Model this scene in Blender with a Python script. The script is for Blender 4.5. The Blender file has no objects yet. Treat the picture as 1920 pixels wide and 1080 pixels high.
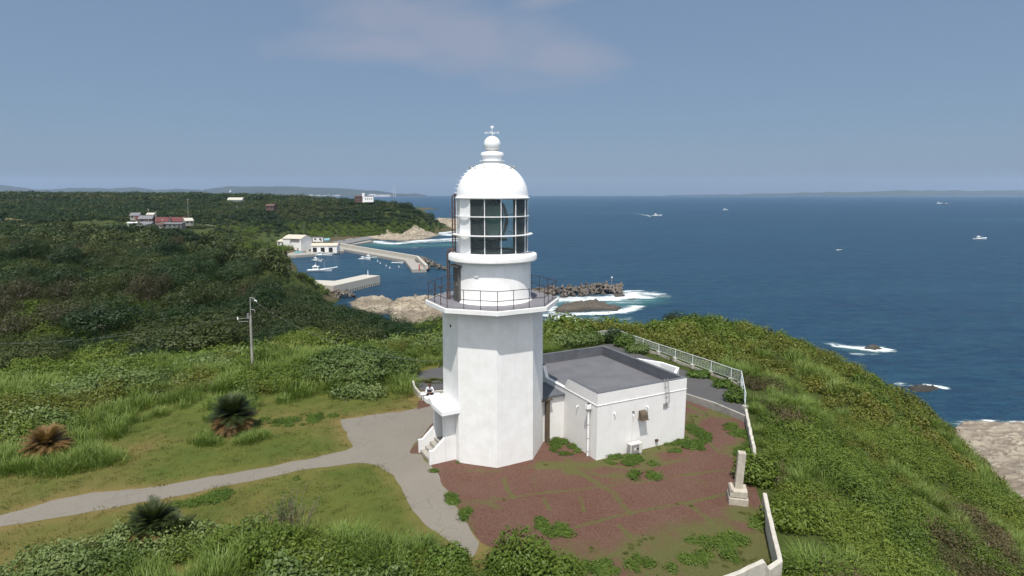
import bpy, bmesh, math, random
import numpy as np
from math import sin, cos, pi, radians as R
from mathutils import Vector, Matrix
rng = np.random.default_rng(7); random.seed(7)
S = bpy.context.scene
# ------------------------------------------------------------------ camera
F, HC, PITCH = 1110.0, 42.7, math.atan(177/1110.0)
cd = bpy.data.cameras.new('camera'); cam = bpy.data.objects.new('camera', cd); S.collection.objects.link(cam)
cam.location = (0, 0, HC); cam.rotation_euler = (pi/2-PITCH, 0, 0)
cd.sensor_width = 36; cd.lens = 36*F/1920; cd.clip_start = .5; cd.clip_end = 60000
S.camera = cam
# ------------------------------------------------------------------ world, sun, exposure
SUN_EL, SUN_AZ = R(66.5), R(-4)          # sun behind the camera, a little to its left
W = bpy.data.worlds.new('World'); S.world = W; W.use_nodes = True
nt = W.node_tree; nt.nodes.clear()
sky = nt.nodes.new('ShaderNodeTexSky'); sky.sky_type = 'NISHITA'; sky.sun_disc = False
sky.sun_elevation = SUN_EL; sky.sun_rotation = pi - SUN_AZ
sky.altitude = 50; sky.air_density = 1.0; sky.dust_density = 1.6; sky.ozone_density = 3.5
bg = nt.nodes.new('ShaderNodeBackground'); bg.inputs[1].default_value = .066
wo = nt.nodes.new('ShaderNodeOutputWorld')
# a thin veil of high cloud, laid out by sky direction
def WN(t, **k):
    n = nt.nodes.new(t)
    for a, b in k.items(): setattr(n, a, b)
    return n
def wm(op, a, b=None, c=None, clamp=False):
    n = WN('ShaderNodeMath', operation=op, use_clamp=clamp)
    for i, v in enumerate((a, b, c)):
        if v is None: continue
        if isinstance(v, (int, float)): n.inputs[i].default_value = v
        else: nt.links.new(v, n.inputs[i])
    return n.outputs[0]
tc = WN('ShaderNodeTexCoord'); sx = WN('ShaderNodeSeparateXYZ'); nt.links.new(tc.outputs['Generated'], sx.inputs[0])
az = wm('ARCTAN2', sx.outputs[0], sx.outputs[1]); el = wm('ARCSINE', sx.outputs[2])
cx = WN('ShaderNodeCombineXYZ'); nt.links.new(az, cx.inputs[0]); nt.links.new(el, cx.inputs[1])
def blob(a0, e0, ra, re, tilt):
    da = wm('SUBTRACT', az, a0); de = wm('SUBTRACT', el, e0)
    u = wm('DIVIDE', wm('ADD', wm('MULTIPLY', da, cos(tilt)), wm('MULTIPLY', de, sin(tilt))), ra)
    v = wm('DIVIDE', wm('SUBTRACT', wm('MULTIPLY', de, cos(tilt)), wm('MULTIPLY', da, sin(tilt))), re)
    d = wm('SQRT', wm('ADD', wm('MULTIPLY', u, u), wm('MULTIPLY', v, v)))
    return wm('SUBTRACT', 1.0, d)
mpc = WN('ShaderNodeMapping'); mpc.inputs['Scale'].default_value = (3.6, 8, 1); mpc.inputs['Rotation'].default_value = (0, 0, .12); nt.links.new(cx.outputs[0], mpc.inputs[0])
nzc = WN('ShaderNodeTexNoise'); nzc.inputs['Scale'].default_value = 1.6; nzc.inputs['Detail'].default_value = 6; nzc.inputs['Distortion'].default_value = .7
nt.links.new(mpc.outputs[0], nzc.inputs[0])
dens = wm('MAXIMUM', wm('MAXIMUM', blob(-.075, .240, .30, .070, -.17), blob(.075, .212, .14, .050, -.12)), blob(-.20, .225, .22, .035, .05))
dens = wm('MAXIMUM', dens, blob(.10, .32, .16, .03, .35))
dens = wm('ADD', dens, wm('MULTIPLY', wm('SUBTRACT', nzc.outputs[0], .5), 1.5))
dens = wm('MULTIPLY', wm('SMOOTH_MIN', wm('MAXIMUM', dens, 0.0), .8, .3), .46, clamp=True)
mxc = WN('ShaderNodeMix', data_type='RGBA'); nt.links.new(dens, mxc.inputs[0])
tin = WN('ShaderNodeMix', data_type='RGBA', blend_type='MULTIPLY'); tin.inputs[0].default_value = 1
nt.links.new(sky.outputs[0], tin.inputs[6]); tin.inputs[7].default_value = (.90, .93, 1.02, 1)
hzs = WN('ShaderNodeMix', data_type='RGBA'); hzs.inputs[0].default_value = .62; nt.links.new(tin.outputs[2], hzs.inputs[6]); hzs.inputs[7].default_value = (2.45, 3.55, 4.95, 1)     # even summer haze over the whole sky
nt.links.new(hzs.outputs[2], mxc.inputs[6]); mxc.inputs[7].default_value = (5.0, 4.65, 5.25, 1)
# unseen bright cloud added behind the viewer, towards the sun, to fill shaded walls
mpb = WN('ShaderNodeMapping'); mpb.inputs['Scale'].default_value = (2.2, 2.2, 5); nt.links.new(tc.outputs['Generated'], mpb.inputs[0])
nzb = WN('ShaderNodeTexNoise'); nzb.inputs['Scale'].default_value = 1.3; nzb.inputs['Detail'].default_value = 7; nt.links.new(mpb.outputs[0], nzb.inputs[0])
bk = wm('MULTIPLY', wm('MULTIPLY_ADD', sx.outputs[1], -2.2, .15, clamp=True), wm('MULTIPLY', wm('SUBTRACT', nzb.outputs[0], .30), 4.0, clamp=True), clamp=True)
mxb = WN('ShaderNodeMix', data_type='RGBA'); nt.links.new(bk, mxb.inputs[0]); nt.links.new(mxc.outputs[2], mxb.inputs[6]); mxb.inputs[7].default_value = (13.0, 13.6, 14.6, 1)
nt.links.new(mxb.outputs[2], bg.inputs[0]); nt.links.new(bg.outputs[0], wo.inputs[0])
sl = bpy.data.lights.new('sun', 'SUN'); sl.energy = 3.7; sl.angle = R(.5); sl.color = (1, .955, .89)
so = bpy.data.objects.new('sun', sl); S.collection.objects.link(so)
so.rotation_euler = Vector((-sin(SUN_AZ)*cos(SUN_EL)*-1, -cos(SUN_AZ)*cos(SUN_EL), sin(SUN_EL))).to_track_quat('Z', 'Y').to_euler()
S.view_settings.view_transform = 'Standard'; S.view_settings.look = 'None'; S.view_settings.exposure = .50; S.view_settings.gamma = 1
S.cycles.max_bounces = 6; S.cycles.diffuse_bounces = 3; S.cycles.glossy_bounces = 3; S.cycles.transparent_max_bounces = 12
S.cycles.transmission_bounces = 4; S.cycles.volume_bounces = 0; S.cycles.use_denoising = True
S.cycles.sample_clamp_indirect = 6

# ------------------------------------------------------------------ helpers
CP, SP = cos(PITCH), sin(PITCH)
def G(px, py, z=28.7):                   # photo pixel -> point at height z
    u = (540-py)/F; r = (px-960)/F; t = (z-HC)/(-SP+u*CP)
    return (r*t, (CP+u*SP)*t, z)
def V(px, py, Y):                        # photo pixel -> point at distance Y
    u = (540-py)/F; r = (px-960)/F; t = Y/(CP+u*SP)
    return (r*t, Y, HC+(-SP+u*CP)*t)
ORG = {}
def tag(o, label=None, cat=None, group=None, kind=None):
    if label: o['label'] = label
    if cat: o['category'] = cat
    if group: o['group'] = group
    if kind: o['kind'] = kind
    return o
def empty(name, loc, label=None, cat=None, group=None):
    o = bpy.data.objects.new(name, None); S.collection.objects.link(o); o.location = loc; o.empty_display_size = .2
    ORG[o.name] = Vector(loc); return tag(o, label, cat, group)
def link(name, me, mat=None, parent=None, org=None):
    o = bpy.data.objects.new(name, me); S.collection.objects.link(o)
    if mat and not me.materials: me.materials.append(mat)
    if parent: o.parent = parent; ORG[o.name] = ORG[parent.name]
    else: ORG[o.name] = Vector(org or (0, 0, 0)); o.location = ORG[o.name]
    return o
class MB:
    def __init__(s): s.v = []; s.f = []; s.sm = []
    def add(s, vs, fs, smooth=False):
        b = len(s.v); s.v += [tuple(v) for v in vs]; s.f += [tuple(i+b for i in f) for f in fs]; s.sm += [smooth]*len(fs); return s
    def box(s, c, size, rz=0, rx=0, ry=0):
        hx, hy, hz = size[0]/2, size[1]/2, size[2]/2
        m = Matrix.Translation(c) @ Matrix.Rotation(rz, 4, 'Z') @ Matrix.Rotation(ry, 4, 'Y') @ Matrix.Rotation(rx, 4, 'X')
        vs = [m @ Vector((x, y, z)) for z in (-hz, hz) for y in (-hy, hy) for x in (-hx, hx)]
        return s.add(vs, [(0, 2, 3, 1), (4, 5, 7, 6), (0, 1, 5, 4), (2, 6, 7, 3), (0, 4, 6, 2), (1, 3, 7, 5)])
    def prism(s, poly, z0, z1, z0b=None):
        n = len(poly)
        f0 = z0 if callable(z0) else (lambda x, y: z0); f1 = z1 if callable(z1) else (lambda x, y: z1)
        a = sum(poly[i][0]*poly[(i+1) % n][1]-poly[(i+1) % n][0]*poly[i][1] for i in range(n))
        if a < 0: poly = poly[::-1]
        vs = [(x, y, f0(x, y)) for x, y in poly]+[(x, y, f1(x, y)) for x, y in poly]
        return s.add(vs, [tuple(range(n))[::-1], tuple(range(n, 2*n))]+[(i, (i+1) % n, n+(i+1) % n, n+i) for i in range(n)])
    def beam(s, p, q, w, h):                # box between two points, w across, z from p.z..+h
        p = Vector(p); q = Vector(q); d = Vector((q.x-p.x, q.y-p.y, 0)); n = Vector((-d.y, d.x, 0)).normalized()*w/2
        vs = [p-n, q-n, q+n, p+n]; vs += [v+Vector((0, 0, h)) for v in vs]
        return s.add(vs, [(3, 2, 1, 0), (4, 5, 6, 7), (0, 1, 5, 4), (1, 2, 6, 5), (2, 3, 7, 6), (3, 0, 4, 7)])
    def tube(s, pts, r, n=8, r2=None, caps=True):
        pts = [Vector(p) for p in pts]; m = len(pts); vs = []
        rs = r if isinstance(r, (list, tuple)) else [r+(0 if r2 is None else (r2-r)*i/(m-1)) for i in range(m)]
        up = None
        for i, p in enumerate(pts):
            t = (pts[min(i+1, m-1)]-pts[max(i-1, 0)]).normalized()
            if up is None: up = Vector((0, 0, 1)) if abs(t.z) < .9 else Vector((1, 0, 0))
            a = t.cross(up).normalized(); b = a.cross(t).normalized(); up = b
            vs += [p+(a*cos(2*pi*k/n)+b*sin(2*pi*k/n))*rs[i] for k in range(n)]
        fs = [(i*n+k, i*n+(k+1) % n, (i+1)*n+(k+1) % n, (i+1)*n+k) for i in range(m-1) for k in range(n)]
        if caps: fs += [tuple(range(n))[::-1], tuple(range((m-1)*n, m*n))]
        return s.add(vs, [f[::-1] for f in fs], True)
    def lathe(s, prof, c, n=48, a0=0, a1=2*pi, smooth=True, caps=True):
        full = abs(a1-a0-2*pi) < 1e-6; k = n if full else n+1; vs = []
        for r, z in prof: vs += [(c[0]+r*cos(a0+(a1-a0)*j/n), c[1]+r*sin(a0+(a1-a0)*j/n), c[2]+z) for j in range(k)]
        fs = []
        for i in range(len(prof)-1):
            for j in range(n):
                j2 = (j+1) % k; fs.append((i*k+j, i*k+j2, (i+1)*k+j2, (i+1)*k+j))
        b = len(s.f); s.add(vs, fs, smooth)
        if full and caps: s.add([], [])
        return s
    def mesh(s, name, org=(0, 0, 0), ang=35):
        me = bpy.data.meshes.new(name); o = Vector(org)
        me.from_pydata([(v[0]-o.x, v[1]-o.y, v[2]-o.z) for v in s.v], [], s.f)
        me.polygons.foreach_set('use_smooth', s.sm); me.update()
        if any(s.sm): me.set_sharp_from_angle(angle=R(ang))
        return me
    def build(s, name, mat, parent=None, org=None, bevel=0, label=None):
        base = ORG[parent.name] if parent else (org or (0, 0, 0))
        o = link(name, s.mesh(name, base), mat, parent, org)
        if bevel:
            b = o.modifiers.new('bevel', 'BEVEL'); b.width = bevel; b.segments = 2; b.limit_method = 'ANGLE'; b.angle_limit = R(40)
        if label: o['label'] = label
        return o

# ------------------------------------------------------------------ materials
def newmat(name):
    m = bpy.data.materials.new(name); m.use_nodes = True; t = m.node_tree; b = t.nodes['Principled BSDF']
    def N(ty, **k):
        n = t.nodes.new(ty)
        for a, v in k.items():
            if a in n.inputs.keys(): n.inputs[a].default_value = v
            else: setattr(n, a, v)
        return n
    def L(a, b_): t.links.new(a, b_)
    return m, t, b, N, L
def noise(N, L, scale, detail=4, rough=.6, vec=None, dist=0, coord='Object', sc3=None):
    n = N('ShaderNodeTexNoise'); n.inputs['Scale'].default_value = scale; n.inputs['Detail'].default_value = detail
    n.inputs['Roughness'].default_value = rough; n.inputs['Distortion'].default_value = dist
    c = N('ShaderNodeNewGeometry').outputs['Position'] if coord == 'World' else N('ShaderNodeTexCoord').outputs['Object']
    if vec: c = vec
    if sc3:
        mp = N('ShaderNodeMapping'); mp.inputs['Scale'].default_value = sc3; L(c, mp.inputs[0]); c = mp.outputs[0]
    L(c, n.inputs['Vector']); return n.outputs['Fac']
def mathn(N, L, op, a, b=None, c=None, clamp=False):
    n = N('ShaderNodeMath', operation=op, use_clamp=clamp)
    for i, v in enumerate((a, b, c)):
        if v is None: continue
        if isinstance(v, (int, float)): n.inputs[i].default_value = v
        else: L(v, n.inputs[i])
    return n.outputs[0]
def mixc(N, L, f, a, b, bt='MIX'):
    n = N('ShaderNodeMix', data_type='RGBA', blend_type=bt)
    for i, v in ((0, f), (6, a), (7, b)):
        if isinstance(v, (int, float)): n.inputs[i].default_value = v
        elif isinstance(v, tuple): n.inputs[i].default_value = v if len(v) == 4 else (*v, 1)
        else: L(v, n.inputs[i])
    return n.outputs[2]
def ramp(N, L, f, stops):
    n = N('ShaderNodeValToRGB'); e = n.color_ramp.elements
    while len(e) < len(stops): e.new(.5)
    for i, (p, c) in enumerate(stops):
        e[i].position = p; e[i].color = (c, c, c, 1) if isinstance(c, (int, float)) else (*c, 1)
    L(f, n.inputs[0]); return n.outputs[0]
def bump(N, L, h, b, strength=.5, dist=.02):
    n = N('ShaderNodeBump'); n.inputs['Strength'].default_value = strength; n.inputs['Distance'].default_value = dist
    L(h, n.inputs['Height']); L(n.outputs[0], b.inputs['Normal'])
def plain(name, c1, c2=None, rough=.6, scale=2, bs=60, bd=.01, metal=0, streak=0, spec=.35):
    m, t, b, N, L = newmat(name); c2 = c2 or tuple(x*.8 for x in c1)
    n = noise(N, L, scale, 6)
    col = mixc(N, L, ramp(N, L, n, [(.35, 0.), (.7, 1.)]), c1, c2)
    if streak:
        n2 = noise(N, L, 1.5, 5, .7, coord='World', sc3=(6, 6, .25))
        col = mixc(N, L, ramp(N, L, n2, [(.55, 0.), (.8, streak)]), col, tuple(x*.6 for x in c1))
    L(col, b.inputs['Base Color']); b.inputs['Roughness'].default_value = rough; b.inputs['Metallic'].default_value = metal
    b.inputs['Specular IOR Level'].default_value = spec
    if bs: bump(N, L, noise(N, L, bs, 3), b, .4, bd)
    return m
M = {}
M['white'] = plain('white_paint', (.79, .79, .775), (.71, .70, .675), .6, 1.6, 14, .008, streak=.45)
M['dome'] = plain('white_gloss_paint', (.84, .84, .835), (.80, .80, .79), .35, 1.5, 0)
M['annexw'] = plain('annex_white_render', (.74, .73, .71), (.69, .675, .65), .8, 1.6, 25, .01, streak=.3)
M['deck'] = plain('grey_deck_paint', (.18, .175, .19), (.145, .142, .155), .7, 3, 30)
M['roofgrey'] = plain('grey_roof_coating', (.140, .140, .150), (.105, .106, .116), .7, .9, 20, .006, streak=.35)
M['parapetin'] = plain('parapet_grey_coating', (.115, .12, .133), (.08, .085, .096), .7, 1.5, 20, .006, streak=.4)
M['iron'] = plain('dark_iron', (.045, .035, .035), (.08, .05, .04), .6, 8, 0)
M['rust'] = plain('brown_pipe', (.07, .04, .03), (.12, .07, .045), .6, 10, 0)
M['brown'] = plain('brown_duct_paint', (.11, .085, .055), (.08, .06, .04), .5, 4, 0)
M['conc'] = plain('weathered_concrete', (.36, .34, .30), (.22, .21, .19), .9, 2.5, 18, .02, streak=.5)
M['concl'] = plain('pale_concrete', (.50, .47, .41), (.36, .34, .29), .9, 3, 18, .02, streak=.4)
M['concd'] = plain('dark_concrete', (.20, .20, .195), (.12, .12, .12), .9, 2, 18, .02, streak=.4)
M['stone'] = plain('granite_stone', (.46, .42, .35), (.34, .30, .24), .85, 4, 40, .01, streak=.3)
M['metalw'] = plain('white_metal_paint', (.72, .76, .75), (.6, .64, .63), .45, 5, 0)
M['steel'] = plain('grey_steel', (.35, .34, .33), (.25, .23, .21), .5, 6, 0, metal=.3)
M['door'] = plain('weathered_grey_door', (.11, .11, .105), (.07, .065, .06), .7, 3, 20)
M['black'] = plain('black_metal', (.012, .013, .014), (.02, .02, .02), .5, 5, 0)
M['acw'] = plain('cream_plastic', (.62, .60, .54), (.55, .53, .48), .5, 3, 0)
M['acg'] = plain('grey_grille', (.28, .26, .26), (.2, .19, .19), .6, 3, 0)
M['boatw'] = plain('white_gelcoat', (.78, .80, .80), (.68, .70, .70), .4, 3, 0)
M['boatb'] = plain('blue_green_paint', (.22, .42, .45), (.18, .34, .36), .5, 3, 0)
M['boatd'] = plain('dark_hull_paint', (.05, .08, .12), (.04, .05, .07), .5, 3, 0)
M['glassd'] = plain('dark_window_glass', (.02, .025, .03), (.03, .035, .04), .15, 3, 0)
M['redroof'] = plain('red_metal_roof', (.12, .026, .024), (.085, .02, .02), .6, 2, 0, streak=.3)
M['brownroof'] = plain('brown_roof', (.12, .07, .06), (.09, .06, .05), .7, 2, 0)
M['greyroof'] = plain('grey_tile_roof', (.17, .17, .18), (.12, .12, .13), .7, 2, 0)
M['tanroof'] = plain('tan_metal_roof', (.55, .49, .39), (.45, .40, .32), .6, .4, 0, streak=.3)
M['skin'] = plain('skin', (.45, .27, .19), (.42, .25, .17), .5, 5, 0)
M['hair'] = plain('reddish_hair', (.10, .03, .02), (.07, .02, .015), .5, 20, 0)
M['cloth_w'] = plain('white_cloth', (.75, .75, .76), (.65, .65, .67), .9, 8, 0)
M['cloth_k'] = plain('dark_cloth', (.015, .015, .022), (.025, .025, .03), .9, 8, 0)
M['bark'] = plain('bark', (.16, .12, .085), (.09, .07, .05), .9, 6, 30)
M['dryfield'] = plain('ploughed_soil', (.085, .05, .035), (.07, .045, .03), .95, .3, 2)
M['strawfield'] = plain('dry_straw_field', (.22, .17, .08), (.14, .13, .05), .95, .1, 2)
M['cropfield'] = plain('pale_green_crop', (.10, .13, .06), (.13, .15, .09), .95, .2, 2)
M['redp'] = plain('red_paint', (.5, .03, .02), None, .5, 3, 0)

def leafmat(name, a, b_, c_, inst=True, transl=.22, rough=.55, patch=.12):
    # leaf colour varies from leaf to leaf, from clump to clump and in broad patches over the ground
    m, t, b, N, L = newmat(name)
    at = N('ShaderNodeAttribute'); at.attribute_name = 'lr'
    rnd = N('ShaderNodeObjectInfo').outputs['Random']
    nz = noise(N, L, patch, 4, .6, coord='World')
    f = mathn(N, L, 'ADD', mathn(N, L, 'MULTIPLY', at.outputs['Fac'], .30), mathn(N, L, 'MULTIPLY', rnd, .46))
    f = mathn(N, L, 'ADD', f, mathn(N, L, 'MULTIPLY', mathn(N, L, 'SUBTRACT', nz, .38), 1.0), clamp=True)
    col = ramp(N, L, f, [(0., a), (.45, b_), (.95, c_)])
    L(col, b.inputs['Base Color']); b.inputs['Roughness'].default_value = rough; b.inputs['Specular IOR Level'].default_value = .3
    tr = N('ShaderNodeBsdfTranslucent'); L(mixc(N, L, 1., col, (1.1, 1.25, .5, 1), 'MULTIPLY'), tr.inputs[0])
    mx = N('ShaderNodeMixShader'); mx.inputs[0].default_value = transl
    out = t.nodes['Material Output']; L(b.outputs[0], mx.inputs[1]); L(tr.outputs[0], mx.inputs[2]); L(mx.outputs[0], out.inputs[0])
    return m
LM = {
 'dark': leafmat('dark_evergreen_leaves', (.007, .020, .005), (.018, .040, .008), (.040, .068, .014)),
 'olive': leafmat('olive_leaves', (.018, .030, .007), (.038, .054, .011), (.072, .086, .021)),
 'brown': leafmat('dry_twiggy_leaves', (.020, .024, .009), (.040, .042, .015), (.076, .068, .030)),
 'bush': leafmat('shrub_leaves', (.046, .080, .010), (.086, .130, .014), (.142, .180, .025)),
 'slope': leafmat('slope_shrub_leaves', (.068, .084, .011), (.108, .124, .016), (.152, .148, .026)),
 'drybr': leafmat('half_dead_scrub', (.050, .046, .016), (.085, .072, .028), (.135, .105, .050)),
 'silver': leafmat('silvery_shrub_leaves', (.058, .094, .022), (.102, .148, .038), (.195, .235, .088)),
 'reed': leafmat('reed_blades', (.074, .122, .020), (.125, .182, .032), (.190, .240, .062)),
 'dry': leafmat('dry_grass_blades', (.075, .080, .028), (.14, .12, .05), (.24, .19, .10)),
 'weed': leafmat('bright_weed_leaves', (.048, .092, .011), (.078, .130, .016), (.115, .160, .026)),
 'turf': leafmat('short_turf_blades', (.066, .082, .016), (.090, .102, .021), (.15, .135, .038)),
 'frond': leafmat('cycad_fronds', (.022, .036, .010), (.045, .062, .015), (.085, .088, .026)),
 'froddry': leafmat('dry_cycad_fronds', (.06, .035, .016), (.13, .075, .030), (.21, .13, .045)),
}
def attrmix(name, base1, base2, over1, over2, attr, sharp=.18, nscale=3, bs=40, bd=.02, rough=.9, speck=0, sp_scale=90):
    # base surface with patches of another real material (grass in gravel, dry turf) given by a mesh attribute
    m, t, b, N, L = newmat(name)
    at = N('ShaderNodeAttribute'); at.attribute_name = attr
    n1 = noise(N, L, .5, 5); n2 = noise(N, L, 22, 4, .8)
    c1 = mixc(N, L, ramp(N, L, n1, [(.35, 0.), (.65, 1.)]), base1, base2)
    if speck:
        vo = N('ShaderNodeTexVoronoi'); vo.inputs['Scale'].default_value = sp_scale; L(N('ShaderNodeTexCoord').outputs['Object'], vo.inputs['Vector'])
        sep = N('ShaderNodeSeparateColor'); L(vo.outputs['Color'], sep.inputs[0])
        c1 = mixc(N, L, mathn(N, L, 'MULTIPLY', ramp(N, L, sep.outputs[0], [(.3, 0.), (1., 1.)]), speck), c1, (.20, .135, .105))
        c1 = mixc(N, L, mathn(N, L, 'MULTIPLY', ramp(N, L, sep.outputs[1], [(.5, 0.), (1., 1.)]), speck*.8), c1, tuple(x*.35 for x in base1))
    c2 = mixc(N, L, ramp(N, L, n2, [(.35, 0.), (.65, 1.)]), over1, over2)
    nn = noise(N, L, nscale, 7, .7)
    f = mathn(N, L, 'ADD', at.outputs['Fac'], mathn(N, L, 'MULTIPLY', mathn(N, L, 'SUBTRACT', nn, .5), 1.1))
    f = ramp(N, L, f, [(.5-sharp, 0.), (.5+sharp, 1.)])
    L(mixc(N, L, f, c1, c2), b.inputs['Base Color']); b.inputs['Roughness'].default_value = rough; b.inputs['Specular IOR Level'].default_value = .2
    bump(N, L, noise(N, L, bs, 4, .8), b, .8, bd)
    return m
M['lawn'] = attrmix('mown_lawn', (.062, .086, .014), (.088, .102, .019), (.18, .130, .045), (.13, .108, .036), 'dry', .42, 1.3, 18, .05)
M['gravel'] = attrmix('red_volcanic_gravel', (.094, .042, .029), (.108, .057, .040), (.056, .072, .016), (.115, .100, .040), 'weed', .14, 7, 60, .03, speck=.38, sp_scale=24)
M['soil'] = attrmix('undergrowth_soil', (.046, .062, .012), (.034, .046, .009), (.10, .08, .04), (.06, .05, .03), 'dry', .2, .3, 3, .1)
def pathmat(name, c1, c2, crack):
    m, t, b, N, L = newmat(name)
    n1 = noise(N, L, .45, 6, .65); n2 = noise(N, L, 25, 5, .85)
    col = mixc(N, L, ramp(N, L, n1, [(.3, 0.), (.7, 1.)]), c1, c2)
    col = mixc(N, L, ramp(N, L, noise(N, L, 9, 3, .7), [(.55, 0.), (.75, .6)]), col, tuple(x*.6 for x in c1)); col = mixc(N, L, ramp(N, L, n2, [(.35, 0.), (.65, .85)]), col, tuple(min(1, x*1.55) for x in c1))
    wv = N('ShaderNodeTexNoise'); wv.inputs['Scale'].default_value = 1.3; wv.inputs['Detail'].default_value = 4; L(N('ShaderNodeTexCoord').outputs['Object'], wv.inputs[0])
    ad = N('ShaderNodeVectorMath', operation='MULTIPLY_ADD'); L(wv.outputs['Color'], ad.inputs[0]); ad.inputs[1].default_value = (.9, .9, 0); L(N('ShaderNodeTexCoord').outputs['Object'], ad.inputs[2])
    vo = N('ShaderNodeTexVoronoi', feature='DISTANCE_TO_EDGE'); vo.inputs['Scale'].default_value = .75; L(ad.outputs[0], vo.inputs['Vector'])
    n3 = noise(N, L, .35, 3)
    ck = mathn(N, L, 'MULTIPLY', ramp(N, L, vo.outputs['Distance'], [(.0, 1.), (.014, 0.)]), ramp(N, L, n3, [(.42, 0.), (.62, crack)]))
    col = mixc(N, L, ck, col, (.06, .06, .05))
    L(col, b.inputs['Base Color']); b.inputs['Roughness'].default_value = .9; b.inputs['Specular IOR Level'].default_value = .25
    bump(N, L, n2, b, .5, .015); return m
M['path'] = pathmat('worn_concrete_path', (.140, .125, .104), (.172, .156, .130), .7)
M['asphalt'] = pathmat('old_asphalt', (.060, .059, .060), (.078, .076, .075), .4)
def rockmat(name, c1, c2, c3):
    m, t, b, N, L = newmat(name)
    n1 = noise(N, L, .30, 9, .78, coord='World', sc3=(.5, 1.1, 2.5), dist=1.8); n2 = noise(N, L, .05, 5, .6, coord='World')
    z = N('ShaderNodeSeparateXYZ'); L(N('ShaderNodeNewGeometry').outputs['Position'], z.inputs[0])
    wet = mathn(N, L, 'ADD', z.outputs[2], mathn(N, L, 'MULTIPLY', mathn(N, L, 'SUBTRACT', n2, .5), 3.0))
    col = mixc(N, L, ramp(N, L, n1, [(.45, 0.), (.54, 1.)]), c2, c1)
    col = mixc(N, L, ramp(N, L, n2, [(.45, 0.), (.6, .6)]), col, c2)
    wr = N('ShaderNodeMapRange'); wr.inputs['From Min'].default_value = .15; wr.inputs['From Max'].default_value = .9; L(wet, wr.inputs[0])
    L(mixc(N, L, wr.outputs[0], c3, col), b.inputs['Base Color']); b.inputs['Roughness'].default_value = .85
    bump(N, L, n1, b, 1., .5); return m
M['rock'] = rockmat('pale_stratified_rock', (.38, .33, .245), (.14, .112, .08), (.065, .055, .042))
M['rockd'] = rockmat('dark_sea_rock', (.10, .085, .065), (.07, .06, .048), (.035, .032, .028))
M['tetra'] = rockmat('tetrapod_concrete', (.175, .15, .125), (.10, .085, .07), (.04, .033, .027))

# sea
m, t, b, N, L = newmat('sea_water'); M['sea'] = m
pos = N('ShaderNodeNewGeometry').outputs['Position']
ln = N('ShaderNodeVectorMath', operation='LENGTH'); L(pos, ln.inputs[0])
n1 = noise(N, L, .006, 6, .62, coord='World', sc3=(.5, 1.6, 1), dist=.6)
n2 = noise(N, L, .05, 6, .7, coord='World', sc3=(.5, 1.3, 1), dist=.4)
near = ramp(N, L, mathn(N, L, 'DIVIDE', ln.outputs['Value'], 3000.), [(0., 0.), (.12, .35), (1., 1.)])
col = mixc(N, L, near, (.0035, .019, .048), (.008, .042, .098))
col = mixc(N, L, ramp(N, L, n1, [(.38, 0.), (.66, .8)]), col, (.006, .036, .070))
col = mixc(N, L, ramp(N, L, n2, [(.4, 0.), (.75, .5)]), col, (.014, .055, .092))
L(col, b.inputs['Base Color']); n3 = noise(N, L, .30, 4, .7, coord='World', sc3=(.45, 1.3, 1), dist=.8); n4 = noise(N, L, .0022, 4, .6, coord='World', sc3=(.6, 1.5, 1), dist=1.)
col = mixc(N, L, ramp(N, L, n3, [(.40, 0.), (.70, .75)]), col, (.020, .066, .100)); col = mixc(N, L, ramp(N, L, n4, [(.50, 0.), (.72, .45)]), col, (.022, .085, .125))  # fine colour noise stands in for uneven reflections off the wave facets
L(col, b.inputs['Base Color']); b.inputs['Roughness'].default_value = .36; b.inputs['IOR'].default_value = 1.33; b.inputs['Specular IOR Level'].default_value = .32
w1 = noise(N, L, .42, 5, .62, coord='World', sc3=(.55, 1.2, 1), dist=.5)
w2 = noise(N, L, .07, 4, .6, coord='World', sc3=(.5, 1.3, 1), dist=.3)
hb = mathn(N, L, 'ADD', w1, mathn(N, L, 'MULTIPLY', w2, 3.))
bump(N, L, hb, b, 1., 1.0)
# surf: foam and churned shallow water drawn by a density attribute on the surface sheet
m, t, b, N, L = newmat('surf_foam'); M['surf'] = m
at = N('ShaderNodeAttribute'); at.attribute_name = 'foam'; at2 = N('ShaderNodeAttribute'); at2.attribute_name = 'teal'
nf = noise(N, L, .22, 8, .72, coord='World', sc3=(.55, 1.5, 1), dist=1.6)
ff = mathn(N, L, 'ADD', at.outputs['Fac'], mathn(N, L, 'MULTIPLY', mathn(N, L, 'SUBTRACT', nf, .5), 2.2))
nf2 = noise(N, L, .07, 5, .6, coord='World', sc3=(.5, 1.6, 1), dist=1.2); ff = mathn(N, L, 'ADD', ff, mathn(N, L, 'MULTIPLY', mathn(N, L, 'SUBTRACT', nf2, .5), 1.6)); ff = ramp(N, L, ff, [(.34, 0.), (.85, 1.)])
nt2 = noise(N, L, .05, 5, .6, coord='World', dist=.6)
ft = mathn(N, L, 'ADD', at2.outputs['Fac'], mathn(N, L, 'MULTIPLY', mathn(N, L, 'SUBTRACT', nt2, .5), .8))
ft = ramp(N, L, ft, [(.15, 0.), (.9, .75)])
L(mixc(N, L, ff, (.05, .16, .17), (.72, .76, .76)), b.inputs['Base Color']); b.inputs['Roughness'].default_value = .5
tr = N('ShaderNodeBsdfTransparent'); mx = N('ShaderNodeMixShader'); L(mathn(N, L, 'MAXIMUM', ff, ft), mx.inputs[0]); L(tr.outputs[0], mx.inputs[1]); L(b.outputs[0], mx.inputs[2])
L(mx.outputs[0], t.nodes['Material Output'].inputs[0])
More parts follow.
